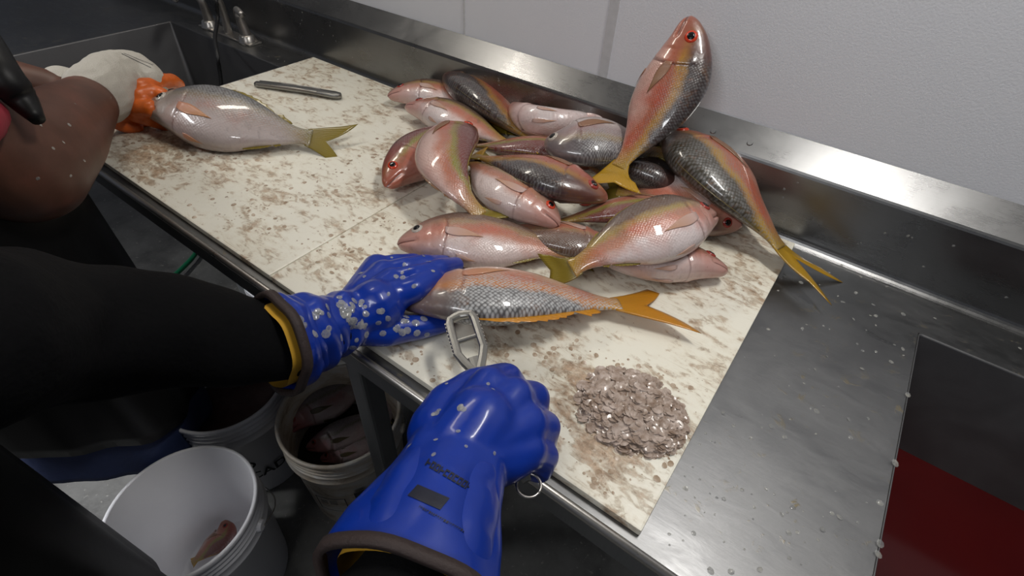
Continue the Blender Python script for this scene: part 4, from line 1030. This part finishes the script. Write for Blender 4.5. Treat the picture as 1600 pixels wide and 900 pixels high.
# crumbs over both boards, thicker in drifts
bm = bmesh.new()
cl = [(P(*c_, BT - T), s_, n_) for c_, s_, n_ in (((940, 690), .05, 110), ((1010, 620), .08, 160), ((850, 620), .05, 50), ((905, 570), .05, 50), ((930, 750), .02, 25), ((1000, 700), .03, 60), ((240, 240), .10, 190), ((330, 230), .07, 70),
      ((500, 290), .14, 120), ((600, 250), .10, 60), ((380, 330), .10, 100), ((540, 400), .06, 70), ((640, 570), .04, 40), ((780, 540), .06, 40), ((1180, 450), .04, 25), ((600, 350), .05, 40))]
for c_, s_, n_ in cl:
    for k in range(n_):
        x, y = rnd.gauss(c_.x, s_ * .6), rnd.gauss(c_.y, s_ * .45)
        if rnd.random() < 0.7 and bx0 + .01 < x < bx1 - .005 and by0 + .005 < y < by1 - .01:
            flake(bm, Vector((x, y, BT + 0.0003)), Vector((rnd.gauss(0, .15), rnd.gauss(0, .15), 1)), rnd.choice((0.001, 0.0016, 0.0024, 0.005)), rnd, 0.15)
tag(bmesh_obj('scale_crumbs', bm, M_crumb, loc=(-0.7, 0.6, BT), smooth=True), 'brown crumbs of scales and slime drifted over the white boards', 'fish scales', kind='stuff')
# clear scales and drops on the steel
bm = bmesh.new()
for k in range(120):
    x = rnd.uniform(0.005, sk_r[0] - 0.004); y = rnd.uniform(YF + 0.01, SPL - 0.02)
    if rnd.random() < 0.35: y = rnd.uniform(YF + .02, YF + .2)
    flake(bm, Vector((x, y, T + 0.0003)), Vector((rnd.gauss(0, .2), rnd.gauss(0, .2), 1)), rnd.choice((0.0015, 0.0022, 0.003, 0.0042)), rnd, 0.4)
for k in range(60):
    x = rnd.uniform(-1.9, 0.9); flake(bm, Vector((x, rnd.uniform(0.925, SPL - 0.02) if x > 0.25 or x < -1.5 else SPL - 0.012, T + 0.002)), Vector((0, 0, 1)), rnd.uniform(0.002, 0.004), rnd, 0.3)
for k in range(90):
    x = rnd.uniform(-1.9, 0.8); flake(bm, Vector((x, SPL - 0.0006, rnd.uniform(T + 0.03, ZL - 0.01))), Vector((0, -1, 0)), rnd.uniform(0.0015, 0.0032), rnd, 0.3)
for y in (0.47, 0.455, 0.60, 0.74): flake(bm, Vector((sk_r[0] + 0.001, y, T + 0.002)), Vector((0.3, -0.2, 1)), 0.005, rnd, 0.3)
tag(bmesh_obj('loose_scales', bm, M_clear, loc=(0.1, 0.6, T), smooth=True), 'clear fish scales and droplets sprinkled on the bare steel counter', 'fish scales', kind='stuff')
# scales stuck to the gloves, the sleeves and the arm
def stick(bv, spots, name, label, mat):
    bm = bmesh.new()
    for px, py, sp, n_, r in spots:
        for k in range(n_):
            p, nn = on_surface(bv, rnd.gauss(px, sp), rnd.gauss(py, sp * .7))
            if p is None or nn.z < -0.2: continue
            flake(bm, p + nn * 0.0008, nn + Vector((rnd.gauss(0, .12), rnd.gauss(0, .12), rnd.gauss(0, .12))), r * rnd.uniform(.7, 1.25), rnd, 0.25)
    tag(bmesh_obj(name, bm, mat, loc=(0, 0, T) if 0 else None, smooth=True), label, 'fish scales', kind='stuff')
stick(bvL, [(540, 482, 13, 26, .0050), (562, 522, 18, 18, .0052), (610, 500, 18, 7, .0052), (500, 495, 20, 10, .0050), (650, 510, 14, 8, .0050), (620, 430, 24, 9, .0042), (460, 520, 30, 8, .0045), (440, 480, 14, 6, .0036), (668, 420, 16, 6, .003)],
      'stuck_scales', 'clear round fish scales stuck all over the left blue glove', M_clear)
stick(bvR, [(722, 637, 3, 3, .0042), (765, 603, 5, 2, .003), (680, 645, 5, 3, .004), (645, 700, 3, 2, .0042), (680, 690, 3, 1, .004), (746, 822, 8, 7, .0045), (740, 700, 40, 4, .003), (700, 600, 4, 1, .003)],
      'stuck_scales', 'few pale fish scales stuck on the glove that holds the scaler', M_clear)
bvA = bvh_of([o_ for o_ in far.children if o_.name.startswith('body')][0])
stick(bvA, [(175, 158, 3, 1, .005), (112, 198, 3, 1, .005), (60, 195, 3, 1, .004), (120, 160, 3, 1, .003), (80, 230, 40, 5, .003)], 'stuck_scales', 'a few pale fish scales stuck on the far worker\'s bare forearm', M_clear)
bvK = bvh_of(gf)
for d_ in (0, 6, 12): print_rects(bvK, (190 + d_ * .6, 84 - d_ * .1), (236 + d_ * .5, 106 - d_ * .7), [(0, -0.0008, 1, 0.0008)], 'grey_stripe', gf)
